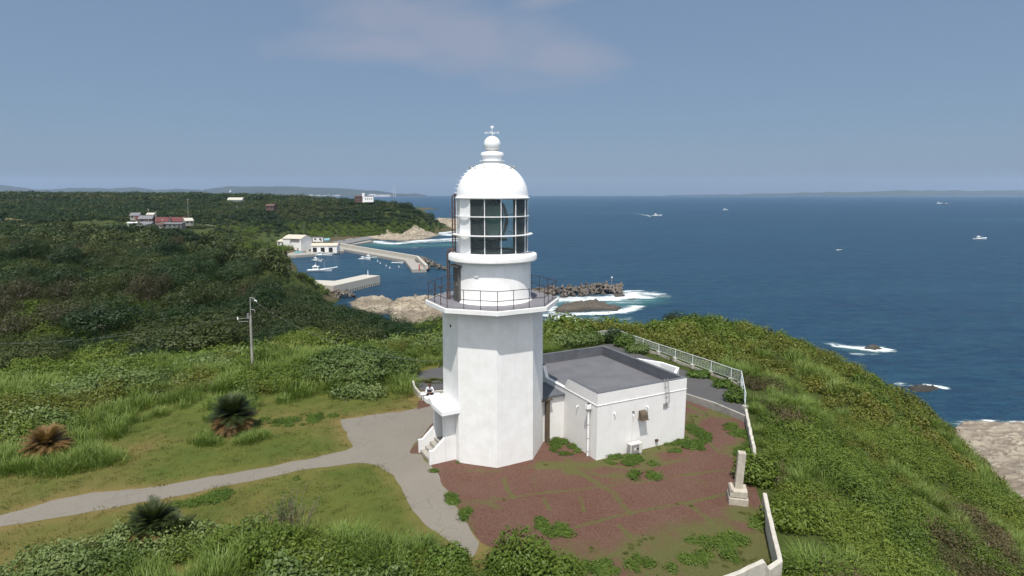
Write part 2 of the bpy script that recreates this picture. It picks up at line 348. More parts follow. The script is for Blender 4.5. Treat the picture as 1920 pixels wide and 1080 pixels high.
# lantern glass
m, t, b, N, L = newmat('lantern_glass'); M['glass'] = m
tr = N('ShaderNodeBsdfTransparent'); tr.inputs[0].default_value = (.87, .96, .94, 1)
gl = N('ShaderNodeBsdfGlossy'); gl.inputs['Roughness'].default_value = .03
fr = N('ShaderNodeFresnel'); fr.inputs[0].default_value = 1.5; mx = N('ShaderNodeMixShader')
L(fr.outputs[0], mx.inputs[0]); L(tr.outputs[0], mx.inputs[1]); L(gl.outputs[0], mx.inputs[2]); sd = N('ShaderNodeBsdfDiffuse'); sd.inputs[0].default_value = (.5, .6, .6, 1); m3 = N('ShaderNodeMixShader'); m3.inputs[0].default_value = .07; L(mx.outputs[0], m3.inputs[1]); L(sd.outputs[0], m3.inputs[2]); L(m3.outputs[0], t.nodes['Material Output'].inputs[0])     # pale diffuse mix stands in for haze and reflections on the panes
m, t, b, N, L = newmat('lens_glass'); M['lens'] = m
b.inputs['Base Color'].default_value = (.06, .155, .12, 1); b.inputs['Roughness'].default_value = .15; b.inputs['Specular IOR Level'].default_value = .9; b.inputs['Metallic'].default_value = .25
m, t, b, N, L = newmat('mesh_wire'); M['wire'] = m
b.inputs['Base Color'].default_value = (.62, .68, .66, 1); b.inputs['Roughness'].default_value = .5
# ------------------------------------------------------------------ terrain
PLAT = [(-46, 8), (-46, 37), (-34, 35), (-27, 36), (-23, 43), (-12, 50), (4, 57), (9, 59.5), (12.5, 55.5), (17.2, 43.5), (17.2, 40), (15.2, 35), (13.9, 30), (12.4, 25), (11.2, 20), (7, 15), (-5, 14.5), (-20, 14)]
CTRL = np.array([
 # slope to the right of the lighthouse and the point beyond
 (20,42,27.2),(24,50,27.0),(17,60,27.6),(21,75,26.1),(13,70,25.6),(4,66,25.5),(29,72,25.8),(37,67,23.2),(43,68,20.3),(49,65,16.3),(52,64,12.8),(52,56,10.3),(40,58,21.5),(33,60,24.8),
 (26,43,24.2),(28,30,21.0),(15,22,26.2),(20,30,25.0),(14,14,26),(25,18,21),(40,40,16.8),(35,50,21.8),(38,25,14),(56,45,3),(60,52,0),(61,62,0),(62,75,-1),(45,85,6),(30,88,16),(55,90,-3),
 (20,95,12),(10,92,14),(30,112,-3),(10,118,-3),(50,20,5),(66,30,0),(90,60,-4),(60,110,-5),(120,150,-8),(20,140,-6),(-5,100,15),(-10,125,9),(0,150,-3),(-20,150,5),(-22,178,1),(-10,190,-5),(10,8,26),(30,5,18),
 # bushy ground behind the lawn and the wood
 (-20,75,22),(-30,60,25.4),(-14,62,25.5),(-45,48,25.5),(-60,62,21),(-30,90,18.5),(-50,100,18.5),(-80,75,19),(-70,45,25),(-100,105,20),(-70,130,20.5),(-8,80,21),(2,80,20),
 (-48,142,18.2),(-88,225,18.5),(-41,128,15.5),(-33,112,16.5),(-25,103,16.8),(-19,98,16.5),(-45,165,3),(-35,150,4),(-56,190,0),(-72,215,-1),(-100,250,5),(-112,268,2),(-80,182,9),(-65,155,13),(-125,285,1.5),(-60,230,-6),(-80,300,-6),(-60,350,-6),(-30,250,-6),
 (-150,150,21.5),(-200,220,22),(-120,195,21),(-100,160,20.5),(-250,300,22.5),(-150,250,21.5),(-112,210,20.5),(-190,300,21),(-150,330,17),(-138,320,9),(-130,300,5),(-165,380,8),(-268,390,13.5),(-230,375,13.5),(-250,345,18),(-268,450,17),(-105,330,-5),(-118,345,-4),(-125,370,-5),(-138,400,-4),(-142,420,-3),(-275,500,19),(-240,560,26),(-210,420,18),
 (-185,400,10),(-200,450,4),(-160,445,2.2),(-130,470,2),(-150,425,1),(-175,500,3),(-150,520,2.5),(-170,545,3),(-110,430,-5),(-100,500,-6),(-60,500,-8),(0,400,-9),
 # headland across the bay and the land inland
 (-112,645,29),(-150,655,30),(-200,655,31),(-260,660,30),(-97,650,17),(-88,655,3),(-78,660,-2),(-118,600,13),(-132,572,2),(-106,602,1.5),(-95,620,1),(-185,600,14),(-180,570,3),(-230,590,10),(-100,700,16),(-60,720,-3),(-80,790,-6),(-300,590,22),(-160,710,27),(-130,800,-3),
 (-400,600,27),(-500,700,30),(-600,600,32),(-350,800,31),(-300,1000,28),(-700,1000,33),(-1200,1000,34),(-150,1100,-8),(0,900,-12),(-450,450,26),(-350,400,24),(-600,300,28),(-400,250,25),(-1500,600,34),(-1500,1500,36),(-700,1500,33),(-350,1450,20),(-150,1500,-10),
 (-300,150,23),(-200,100,22),(-200,50,24),(-100,20,26),(-300,20,26),(-1000,200,30),(300,100,-12),(400,500,-14),(400,1400,-14),(100,800,-14),(200,20,-12),(100,8,-6)], float)
def tps_fit(P, lam=.0):
    n = len(P); d = np.hypot(P[:, None, 0]-P[None, :, 0], P[:, None, 1]-P[None, :, 1]); K = d            # linear-distance kernel: no overshoot
    A = np.zeros((n+3, n+3)); A[:n, :n] = K+np.eye(n)*lam; A[:n, n] = 1; A[:n, n+1:] = P[:, :2]; A[n, :n] = 1; A[n+1:, :n] = P[:, :2].T
    return np.linalg.solve(A, np.concatenate([P[:, 2], np.zeros(3)]))
platpts = np.array([(x, y, 28.7) for x in range(-44, 16, 6) for y in range(12, 58, 6)], float)
def in_poly(x, y, poly):
    x = np.asarray(x, float); y = np.asarray(y, float); r = np.zeros(x.shape, bool); n = len(poly)
    for i in range(n):
        x1, y1 = poly[i][:2]; x2, y2 = poly[(i+1) % n][:2]
        if y1 == y2: continue
        r ^= ((y1 > y) != (y2 > y)) & (x < (x2-x1)*(y-y1)/(y2-y1)+x1)
    return r
def seg_dist(x, y, poly, closed=True):
    x = np.asarray(x, float); y = np.asarray(y, float); d = np.full(x.shape, 1e9); n = len(poly)
    for i in range(n if closed else n-1):
        x1, y1 = poly[i][:2]; x2, y2 = poly[(i+1) % n][:2]; dx, dy = x2-x1, y2-y1
        t = np.clip(((x-x1)*dx+(y-y1)*dy)/(dx*dx+dy*dy+1e-12), 0, 1)
        d = np.minimum(d, np.hypot(x-x1-t*dx, y-y1-t*dy))
    return d
kp = platpts[in_poly(platpts[:, 0], platpts[:, 1], PLAT)]
CT = np.concatenate([CTRL, kp]); WT = tps_fit(CT, -1.5)
def vnoise(x, y, s, seed=0):
    x = np.asarray(x, float)/s; y = np.asarray(y, float)/s; xi = np.floor(x); yi = np.floor(y); fx = x-xi; fy = y-yi
    fx = fx*fx*(3-2*fx); fy = fy*fy*(3-2*fy)
    def h(a, b): v = np.sin(a*127.1+b*311.7+seed*74.7)*43758.5453; return v-np.floor(v)
    return (h(xi, yi)*(1-fx)+h(xi+1, yi)*fx)*(1-fy)+(h(xi, yi+1)*(1-fx)+h(xi+1, yi+1)*fx)*fy
def fbm(x, y, s, o=4, seed=0):
    return sum(vnoise(x, y, s/2**k, seed+k)*.5**k for k in range(o))/sum(.5**k for k in range(o))
def height(x, y):
    x = np.atleast_1d(np.asarray(x, float)); y = np.atleast_1d(np.asarray(y, float)); sh = x.shape; xf = x.ravel(); yf = y.ravel(); z = np.empty(xf.shape)
    for i in range(0, len(xf), 20000):
        a = xf[i:i+20000]; c = yf[i:i+20000]
        z[i:i+20000] = np.hypot(a[:, None]-CT[None, :, 0], c[:, None]-CT[None, :, 1]) @ WT[:-3]+WT[-3]+WT[-2]*a+WT[-1]*c
    amp = np.clip(z/15, 0, 1)*1.2
    z += (fbm(xf, yf, 14, 4)-.5)*amp*1.6*np.clip(yf/80, .5, 3)
    z += (1-np.abs(fbm(xf, yf, 8, 3, 91)-.5)*4)*1.0*np.clip((170-yf)/60, 0, 1)*np.clip(z/6, 0, 1)-.6*np.clip((170-yf)/60, 0, 1)*np.clip(z/6, 0, 1)
    z += (fbm(xf, yf, 26, 2, 131)-.5)*7*np.clip((yf-75)/30, 0, 1)*np.clip((400-yf)/60, 0, 1)*np.clip((z-5)/8, 0, 1)*np.clip((-20-xf)/20, 0, 1)
    d = seg_dist(xf, yf, PLAT); ins = in_poly(xf, yf, PLAT); w = np.where(ins, 1., 1-np.clip(d/7, 0, 1)); w = w*w*(3-2*w)
    return (z*(1-w)+28.7*w).reshape(sh)
def grid_mesh(name, X, Y, Z, keep=None, mat=None, attrs={}, kind='structure', smooth=True):
    ny, nx = X.shape; idx = np.arange(nx*ny).reshape(ny, nx)
    q = np.stack([idx[:-1, :-1], idx[:-1, 1:], idx[1:, 1:], idx[1:, :-1]], -1).reshape(-1, 4)
    if keep is not None: q = q[keep.reshape(-1)]
    used = np.unique(q); mp = np.zeros(nx*ny, int); mp[used] = np.arange(len(used)); q = mp[q]
    me = bpy.data.meshes.new(name); v = np.stack([X.ravel(), Y.ravel(), Z.ravel()], -1)[used]
    me.vertices.add(len(v)); me.vertices.foreach_set('co', v.astype(np.float32).ravel())
    me.loops.add(len(q)*4); me.loops.foreach_set('vertex_index', q.astype(np.int32).ravel())
    me.polygons.add(len(q)); me.polygons.foreach_set('loop_start', np.arange(0, len(q)*4, 4, dtype=np.int32))
    me.polygons.foreach_set('use_smooth', np.full(len(q), smooth)); me.update(calc_edges=True)
    for k, a in attrs.items():
        at = me.attributes.new(k, 'FLOAT', 'POINT'); at.data.foreach_set('value', a.ravel()[used].astype(np.float32))
    o = link(name, me, mat)
    if kind: o['kind'] = kind
    return o
ys = 6*(1700/6)**(np.linspace(0, 1, 330)); xs = np.sinh(np.linspace(-5.4, 4.0, 330))*14.5; xs = np.sort(np.concatenate([xs[(xs > -1600)]]))
GX, GY = np.meshgrid(xs, ys); GZ = height(GX, GY)
ins = in_poly(GX, GY, PLAT) & (seg_dist(GX, GY, PLAT) > 1.2); GZt = GZ-np.where(ins, .12, 0)
dryv = np.clip(1-np.abs(GZ-2)/2.5, 0, 1)
gm = grid_mesh('terrain', GX, GY, GZt, (GZ[:-1, :-1] > -3), M['soil'], {'dry': dryv})

# ---- sheets of lawn, path, gravel, road on the plateau
def wob(poly, amp=.08, step=.35, seed=1):
    out = []; n = len(poly)
    for i in range(n):
        a = np.array(poly[i][:2]); b_ = np.array(poly[(i+1) % n][:2]); L_ = np.hypot(*(b_-a)); k = max(1, int(L_/step)); nn = np.array([-(b_-a)[1], (b_-a)[0]])/max(L_, 1e-6)
        for j in range(k):
            p = a+(b_-a)*j/k; out.append(tuple(p+nn*amp*2*(fbm(p[0], p[1], .9, 3, seed)-.5)))
    return out
def sheet(name, poly, z, res, mat, attrs=None):
    P_ = np.array(poly); x0, y0 = P_.min(0)-res; x1, y1 = P_.max(0)+res
    X, Y = np.meshgrid(np.arange(x0, x1+res, res), np.arange(y0, y1+res, res))
    cxx = (X[:-1, :-1]+X[1:, 1:])/2; cyy = (Y[:-1, :-1]+Y[1:, 1:])/2; keep = in_poly(cxx, cyy, poly)
    pad = np.pad(keep, 1); full = pad[1:, 1:] & pad[:-1, 1:] & pad[1:, :-1] & pad[:-1, :-1]; any_ = pad[1:, 1:] | pad[:-1, 1:] | pad[1:, :-1] | pad[:-1, :-1]
    bd = any_ & ~full; bx, by = X[bd], Y[bd]; best = np.full(bx.shape, 1e9); nx_, ny_ = bx.copy(), by.copy(); n = len(poly)
    for i in range(n):
        xa, ya = poly[i]; xb, yb = poly[(i+1) % n]; dx, dy = xb-xa, yb-ya; t = np.clip(((bx-xa)*dx+(by-ya)*dy)/(dx*dx+dy*dy+1e-12), 0, 1)
        qx, qy = xa+t*dx, ya+t*dy; d = np.hypot(bx-qx, by-qy); m_ = d < best; best[m_] = d[m_]; nx_[m_] = qx[m_]; ny_[m_] = qy[m_]
    X[bd] = nx_; Y[bd] = ny_; Z = np.full(X.shape, z)
    return grid_mesh(name, X, Y, Z, keep, mat, {k: f(X, Y) for k, f in (attrs or {}).items()}, smooth=False)
g2 = lambda l: [G(*p)[:2] for p in l]
PATH = wob(g2([(-260, 1045), (-120, 1000), (0, 967), (100, 938), (160, 926), (300, 911), (420, 890), (540, 868), (600, 856), (650, 845), (662, 838), (634, 787), (700, 778), (755, 771), (812, 760), (850, 757), (850, 780), (818, 782), (795, 815), (766, 850), (789, 851), (808, 872), (822, 896), (845, 932), (868, 965), (880, 990), (902, 1018), (886, 1050), (870, 1034), (840, 1012), (800, 985), (775, 955), (752, 915), (735, 892), (712, 874), (690, 868), (655, 870), (600, 876), (560, 882), (470, 902), (400, 916), (300, 936), (240, 947), (180, 957), (100, 972), (0, 989), (-120, 1025), (-260, 1075)]), .17)
GRAV = wob(g2([(766, 850), (795, 815), (818, 782), (830, 770), (1000, 760), (1020, 750), (1290, 752), (1340, 770), (1398, 790), (1404, 830), (1408, 870), (1420, 920), (1440, 990), (1458, 1050), (1350, 1085), (1200, 1100), (1000, 1060), (902, 1018), (880, 990), (868, 965), (845, 932), (822, 896), (808, 872), (789, 851)]), .05, seed=4)
ROADC = [(1122, 655), (1150, 650), (1175, 655), (1210, 668), (1260, 688), (1300, 700), (1340, 716), (1372, 728), (1396, 745), (1402, 776), (1398, 787), (1340, 764), (1288, 743), (1230, 735), (1130, 700)]
ROAD = wob(g2(ROADC), .05, seed=8)
ROAD2 = wob([(-7.6, 43.0), (-6.6, 40.9), (-4.5, 40.2), (-1.5, 38.6), (1.5, 39.5), (6, 44), (10, 46), (10.2, 54.5), (8.6, 54), (4, 50.3), (-3, 48.3), (-6.6, 46.2), (-7.6, 45)], .05, seed=9)
PATCH2 = wob(g2([(782, 768), (783, 752), (845, 745), (850, 757), (812, 760)]), .05, seed=3)
def dryf(X, Y):
    d = np.minimum(seg_dist(X, Y, PATH), 9); e = np.clip(1-d/.8, 0, 1)*.5
    left = np.clip((-8-X)/10, 0, 1)
    a = .17+e+.36*np.clip((fbm(X, Y, 5, 4, 3)-.50)*4, -.4, 1)+.22*np.clip((24.5+.25*np.abs(X+5)-Y)/3, 0, 1)*(X > -22)
    p = G(268, 838)[:2]; a += .5*np.exp(-((X-p[0])**2+((Y-p[1])/2.2)**2)/.7)
    p = G(785, 745)[:2]; a += .8*np.exp(-((X-p[0])**2+((Y-p[1]))**2)/1.6)
    p = G(330, 925)[:2]; a += .5*np.exp(-(((X-p[0])/3.5)**2+((Y-p[1]))**2)/1.2)
    return a
LAWN = [(-46, 8), (-46, 37), (-34, 35), (-27, 36), (-23, 43), (-12, 49), (-6, 50), (-6, 42), (0, 36), (0, 30), (2, 16), (-5, 14.5), (-20, 14)]
sheet('lawn', LAWN, 28.700, .3, M['lawn'], {'dry': dryf})
GL = []                                                    # weedy joints across the gravel, as seen in the photo
for l in [[(915, 940), (1010, 925), (1085, 918), (1190, 905), (1275, 892), (1370, 880), (1405, 872)], [(1040, 1005), (1090, 985), (1140, 972), (1200, 958), (1290, 942), (1370, 925)],
          [(1050, 868), (1085, 885), (1118, 905), (1150, 925), (1165, 945), (1180, 962)], [(1290, 945), (1330, 975), (1350, 1000), (1400, 1010)], [(1160, 985), (1185, 1010), (1210, 1032)],
          [(945, 898), (950, 918), (965, 935)], [(1000, 895), (1005, 918)], [(1085, 925), (1095, 958)], [(1020, 935), (1030, 955)], [(860, 945), (900, 940), (935, 950)],
          [(1110, 1050), (1180, 1035), (1260, 1020), (1330, 1000), (1380, 985)], [(1060, 860), (1120, 890), (1200, 905)], [(1290, 800), (1330, 830), (1350, 850)], [(1380, 790), (1390, 850), (1395, 930)],
          [(870, 960), (885, 995)], [(1170, 1060), (1300, 1050), (1430, 1000), (1400, 960)], [(1120, 870), (1190, 880), (1290, 860)], [(1240, 800), (1330, 780), (1290, 760)]]:
    GL.append(g2(l))
def weedf(X, Y):
    a = np.full(X.shape, .04)
    for i, l in enumerate(GL):
        d = seg_dist(X, Y, l, False); wdt = .24 if i in (0, 1, 4, 5, 6, 7, 8, 12) else .42
        a = np.maximum(a, .62*np.clip(1-d/wdt, 0, 1)+.1*(d < wdt))
    a = np.maximum(a, .95*np.clip(1-seg_dist(X, Y, [G(806, 880)[:2], G(930, 884)[:2], G(1015, 872)[:2], G(1112, 872)[:2], G(1288, 830)[:2], G(1300, 780)[:2]], False)/.9, 0, 1)*np.where(X > 1.2, 1, .5))
    for (px, py, r, s) in [(1350, 1040, 3.0, 1.), (1400, 965, 1.2, .9), (1090, 1058, 2., .7), (1230, 1050, 2.2, .75), (1075, 880, .9, .8), (1160, 895, 1., .7), (1210, 860, 1.2, .75), (880, 950, .7, .6), (1360, 775, 1.4, .8), (1400, 850, 1.5, .9), (925, 935, .7, .5), (1310, 905, .8, .5)]:
        p = G(px, py); a = np.maximum(a, s*np.exp(-((X-p[0])**2+(Y-p[1])**2)/r**2))
    return a*(.55+.8*fbm(X, Y, .9, 3, 61))
sheet('gravel_yard', GRAV, 28.704, .12, M['gravel'], {'weed': weedf})
sheet('concrete_path', PATH, 28.708, .2, M['path'])
sheet('asphalt_road', ROAD, 28.712, .3, M['asphalt'])
o = sheet('service_road', ROAD2, 28.710, .3, M['asphalt'])
sheet('gravel_patch', PATCH2, 28.714, .2, M['gravel'], {'weed': lambda X, Y: np.zeros(X.shape)+.1})

# ---- sea
mb = MB(); n = 96; rings = [0, 60, 150, 300, 600, 1200, 2500, 5000, 8500, 12500]
vs = [(0, 0, 0)]; fs = []
for r in rings[1:]: vs += [(r*cos(2*pi*k/n), r*sin(2*pi*k/n), 0) for k in range(n)]
fs += [(0, 1+k, 1+(k+1) % n) for k in range(n)]
for i in range(len(rings)-2):
    a = 1+i*n; fs += [(a+k, a+n+k, a+n+(k+1) % n, a+(k+1) % n) for k in range(n)]
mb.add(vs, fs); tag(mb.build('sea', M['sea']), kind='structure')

# ------------------------------------------------------------------ leaf and blade geometry
def leafmesh(name, C_, size, aspect=.55, up=.35, droop=0, nrm=None, seed=0, jit=.35, cols=None):
    r = np.random.default_rng(seed); n = len(C_); d = r.normal(size=(n, 3))
    if nrm is not None: d = d*.55+nrm*1.25
    d[:, 2] += up; d /= np.linalg.norm(d, axis=1)[:, None]+1e-9
    a = np.cross(d, r.normal(size=(n, 3))); a /= np.linalg.norm(a, axis=1)[:, None]+1e-9; b_ = np.cross(d, a)
    s = (size*(1+jit*r.normal(size=n)).clip(.4, 1.9))[:, None]
    v = np.stack([C_-a*s*.5, C_+b_*s*aspect*.5+d*s*.06, C_+a*s*.5, C_-b_*s*aspect*.5+d*s*.06], 1)
    return quads(name, v, r.random(n) if cols is None else cols)
def quads(name, v, lr):
    n = len(v); me = bpy.data.meshes.new(name); me.vertices.add(n*4); me.vertices.foreach_set('co', v.astype(np.float32).ravel())
    me.loops.add(n*4); me.loops.foreach_set('vertex_index', np.arange(n*4, dtype=np.int32)); me.polygons.add(n); me.polygons.foreach_set('loop_start', np.arange(0, n*4, 4, dtype=np.int32))
    me.update(calc_edges=True); at = me.attributes.new('lr', 'FLOAT', 'POINT'); at.data.foreach_set('value', np.repeat(lr, 4).astype(np.float32)); return me
def blades(name, base, az_, length, lean, width, seg=3, curve=1.0, seed=0, lr=None):
    # arching tapered blades
    r = np.random.default_rng(seed); n = len(base); lr = r.random(n) if lr is None else lr; V_ = []; 
    dirx, diry = np.cos(az_), np.sin(az_); px_, py_ = -diry, dirx; pts = []
    ang = lean.copy(); p = base.copy(); pts.append(p.copy())
    for k in range(seg):
        st = (length/seg); p = p+np.stack([dirx*np.sin(ang)*st, diry*np.sin(ang)*st, np.cos(ang)*st], -1); pts.append(p.copy()); ang = ang+curve/seg
    for k in range(seg):
        w0 = width*(1-k/seg*.55)/2; w1 = width*(1-(k+1)/seg*.55)/2 if k < seg-1 else width*.06
        side = np.stack([px_, py_, 0*px_], -1)
        a, c = pts[k], pts[k+1]; V_.append(np.stack([a-side*np.reshape(w0, (-1, 1)), a+side*np.reshape(w0, (-1, 1)), c+side*np.reshape(w1, (-1, 1)), c-side*np.reshape(w1, (-1, 1))], 1))
    return quads(name, np.concatenate(V_), np.tile(lr, seg))
def blobpts(n, lobes, seed=0, shell=.55):
    # points spread through the outer shell of several lobes (cx, cy, cz, rx, ry, rz); hidden undersides dropped
    r = np.random.default_rng(seed); lob = np.array(lobes, float); w = (lob[:, 3]*lob[:, 4]); w /= w.sum(); k = r.choice(len(lob), n, p=w)
    d = r.normal(size=(n, 3)); d /= np.linalg.norm(d, axis=1)[:, None]; rad = (shell+(1-shell)*r.random(n)**.6)
    rad *= 1+.22*np.sin(d[:, 0]*7+k*2.1)*np.sin(d[:, 1]*6+k)+.12*np.sin(d[:, 2]*9+k*1.3)
    P_ = lob[k, :3]+d*rad[:, None]*lob[k, 3:6]; return P_, d
def mergemesh(name, meshes):
    bm = bmesh.new()
    for m_ in meshes: bm.from_mesh(m_)
    me = bpy.data.meshes.new(name); bm.to_mesh(me); bm.free(); return me

# ---- node group that stands clump meshes on the points of a "stuff" object
def scatter(name, pts, protos, mat, label, cat, smin=.8, smax=1.25, tilt=.15, group=None, seed=0, sc=None, zsq=None):
    r = np.random.default_rng(seed); pts = np.asarray(pts, float); n = len(pts); me = bpy.data.meshes.new(name); me.vertices.add(n); me.vertices.foreach_set('co', pts.astype(np.float32).ravel())
    rot = np.stack([r.normal(size=n)*tilt, r.normal(size=n)*tilt, r.random(n)*2*pi], -1); s = r.uniform(smin, smax, n) if sc is None else sc
    S3 = np.stack([s*r.uniform(.85, 1.2, n), s*r.uniform(.85, 1.2, n), s*r.uniform(.8, 1.2, n)*(1 if zsq is None else zsq)], -1)
    for k, a in (('rot', rot), ('scl', S3)):
        at = me.attributes.new(k, 'FLOAT_VECTOR', 'POINT'); at.data.foreach_set('vector', a.astype(np.float32).ravel())
    o = link(name, me); ng = bpy.data.node_groups.new(name, 'GeometryNodeTree'); ng.interface.new_socket('Geometry', in_out='INPUT', socket_type='NodeSocketGeometry'); ng.interface.new_socket('Geometry', in_out='OUTPUT', socket_type='NodeSocketGeometry')
    nd = ng.nodes; gi = nd.new('NodeGroupInput'); go = nd.new('NodeGroupOutput'); ip = nd.new('GeometryNodeInstanceOnPoints'); jn = nd.new('GeometryNodeJoinGeometry')
    for pm in protos:
        po = bpy.data.objects.new(pm.name, pm)
        if not pm.materials: pm.materials.append(mat)
        oi = nd.new('GeometryNodeObjectInfo'); oi.inputs['Object'].default_value = po; gt = nd.new('GeometryNodeGeometryToInstance')
        ng.links.new(oi.outputs['Geometry'], gt.inputs[0]); ng.links.new(gt.outputs[0], jn.inputs[0])
    m2p = nd.new('GeometryNodeMeshToPoints'); ng.links.new(gi.outputs[0], m2p.inputs[0]); ng.links.new(m2p.outputs[0], ip.inputs['Points']); ng.links.new(jn.outputs[0], ip.inputs['Instance'])
    ip.inputs['Pick Instance'].default_value = True
    for k, sk in (('rot', 'Rotation'), ('scl', 'Scale')):
        na = nd.new('GeometryNodeInputNamedAttribute'); na.data_type = 'FLOAT_VECTOR'; na.inputs['Name'].default_value = k; ng.links.new(na.outputs[0], ip.inputs[sk])
    ng.links.new(ip.outputs[0], go.inputs[0]); md = o.modifiers.new('scatter', 'NODES'); md.node_group = ng
    tag(o, label, cat, group, 'stuff'); return o
def seedpts(x0, x1, y0, y1, dens, test, seed=0, zoff=0):
    r = np.random.default_rng(seed); n = int((x1-x0)*(y1-y0)*dens); x = r.uniform(x0, x1, n); y = r.uniform(y0, y1, n); k = test(x, y, r); x, y = x[k], y[k]
    return np.stack([x, y, height(x, y)+zoff], -1)
def visible(x, y, z, margin=60):         # inside the picture's frame, with a margin
    d = y*CP-(z-HC)*SP; px = 960+F*x/np.maximum(d, .1); py = 540-F*(y*SP+(z-HC)*CP)/np.maximum(d, .1)
    return (d > 1) & (px > -margin) & (px < 1920+margin) & (py > -200) & (py < 1080+margin+50)
# ------------------------------------------------------------------ lighthouse
AX, AY, Z0 = -1.03, 31.5, 28.7
def brg(th, r, z=0): return Vector((AX+r*sin(th), AY-r*cos(th), z))       # th: bearing seen from the axis, 0 towards the lawn, + to the right
OC = R(5.6)
def octo(r, off=0): return [tuple(brg(OC+k*pi/4, r)[:2]) for k in range(8)]
lh = empty('lighthouse', (AX, AY, Z0), 'white octagonal lighthouse tower with domed lantern, standing at the edge of the red gravel', 'lighthouse')
mb = MB(); a = octo(2.78); b = octo(2.72); n = 8; zt = 36.83
segs = 14; rows = [[(a[i][0]+(b[i][0]-a[i][0])*k/segs, a[i][1]+(b[i][1]-a[i][1])*k/segs, Z0-.3+(zt-Z0+.3)*k/segs) for i in range(8)] for k in range(segs+1)]
mb.add([p for r_ in rows for p in r_], [(k*8+i, k*8+(i-1) % 8, (k+1)*8+(i-1) % 8, (k+1)*8+i)[::-1] if False else (k*8+i, k*8+(i+1) % 8, (k+1)*8+(i+1) % 8, (k+1)*8+i) for k in range(segs) for i in range(8)])
mb.build('tower_wall', M['white'], lh)
mb = MB(); pt = brg(R(-62), 2.6, 0); p0 = Vector(V(842, 611, AY-1.3)); 
for s_ in (1,): mb.tube([brg(R(-58), 2.40, p0.z), brg(R(-60), 2.56, p0.z)], .07, 10)
mb.build('vent_hole', M['black'], lh)
mb = MB(); mb.prism(octo(3.62), 36.85, 37.09); sl_ = mb.build('gallery_slab', M['white'], lh, bevel=.02)
mb = MB(); mb.prism(octo(3.54), 37.093, 37.105); mb.build('gallery_deck', M['deck'], lh)
rail = MB(); RR = 3.44; rv = [brg(OC+k*pi/4, RR) for k in range(8)]
for h in (.46, .94):
    for k in range(8): rail.tube([rv[k]+Vector((0, 0, 37.1+h)), rv[(k+1) % 8]+Vector((0, 0, 37.1+h))], .018, 6)
ro = rail.build('gallery_railing', M['iron'], lh)
pm = MB().tube([(0, 0, 0), (0, 0, .94)], .019, 6).mesh('post')
for k in range(8):
    for j in range(3):
        p = rv[k].lerp(rv[(k+1) % 8], j/3); o = link('post', pm, M['iron'], ro); o.location = p+Vector((0, 0, 37.1))-ORG[lh.name]
mb = MB(); mb.lathe([(2.12, 37.105), (2.06, 37.2), (2.04, 37.25), (2.03, 39.22)], (AX, AY, 0), 64); mb.build('lantern_drum', M['white'], lh)
mb = MB(); mb.lathe([(2.0, 39.2), (2.3, 39.22), (2.36, 39.27), (2.36, 39.5), (2.33, 39.56), (1.85, 39.63), (.3, 39.64)], (AX, AY, 0), 64, smooth=True); mb.build('drum_cornice', M['white'], lh, bevel=0)
# drum door
def panel(th, r, z0, z1, w, d): 
    m = MB(); c = brg(th, r, (z0+z1)/2); m.box(c, (w, d, z1-z0), th); return m
m = panel(R(-63), 2.06, 37.15, 38.95, .72, .16); dr = m.build('drum_door', M['door'], lh, bevel=.01)
m = panel(R(-63), 2.14, 38.95, 39.05, .95, .34); m.build('door_hood', M['door'], dr)
m = MB(); m.tube([brg(R(-56), 2.15, 38.0), brg(R(-56), 2.2, 38.0), brg(R(-56), 2.2, 38.15)], .02, 6); m.build('handle', M['steel'], dr)
mb = MB(); q = brg(R(-22), 2.05, 38.55); mb.box(q, (.22, .05, .05), R(-22)); mb.build('wall_bracket', M['white'], lh)
# lantern: blind panels on the landward side, glass to seaward
LZ0, LZ1, LR = 39.62, 42.46, 1.86; st = R(360/14.); TH = [R(-36.2)+st*k for k in range(14)]      # glazed from -36 deg round to the right
NG = 8
mb = MB(); m2 = MB()
for k in range(NG, 14):
    for (mm, r_, zz0, zz1) in ((mb, LR, LZ0, LZ1), (m2, LR-.07, LZ0+.02, LZ1-.02)):
        A_, B_ = brg(TH[k], r_), brg(TH[k]+st, r_); s_ = [(A_.x, A_.y, zz0), (B_.x, B_.y, zz0), (B_.x, B_.y, zz1), (A_.x, A_.y, zz1)]
        mm.add(s_, [(0, 1, 2, 3)])
bp = mb.build('blind_panel', M['dome'], lh); sm_ = bp.modifiers.new('s', 'SOLIDIFY'); sm_.thickness = .05; sm_.offset = -1
m2.build('lantern_lining', M['door'], lh)
mb = MB()
for k in range(NG):
    A_, B_ = brg(TH[k], LR-.012), brg(TH[k]+st, LR-.012)
    mb.add([(A_.x, A_.y, LZ0), (B_.x, B_.y, LZ0), (B_.x, B_.y, LZ1), (A_.x, A_.y, LZ1)], [(0, 1, 2, 3)])
mb.build('lantern_glazing', M['glass'], lh)
mb = MB()
for k in range(NG+1):
    mb.tube([brg(TH[k], LR, LZ0), brg(TH[k], LR, LZ1)], .021, 8)
for z in (LZ0+.03, 40.6, 41.55, LZ1-.03):
    for k in range(NG): mb.tube([brg(TH[k], LR, z), brg(TH[k]+st, LR, z)], .018, 6)
mb.build('glazing_bars', M['dome'], lh)
mb = MB()
for (r_, z, w, h) in ((2.13, 40.6, .24, .045), (1.95, 41.55, .07, .045)):
    mb.lathe([(r_-w, z-h/2), (r_, z-h/2), (r_, z+h/2), (r_-w, z+h/2), (r_-w, z-h/2)], (AX, AY, 0), 56)
mb.build('lantern_catwalk_ring', M['dome'], lh)
mb = MB()
for k in range(5):
    th = TH[NG]+st*(k+.6)
    mb.tube([brg(th, LR+.02, 39.7), brg(th, LR+.08, 39.72), brg(th, LR+.08, 42.4)], .012, 5)
mb.build('panel_battens', M['dome'], lh)
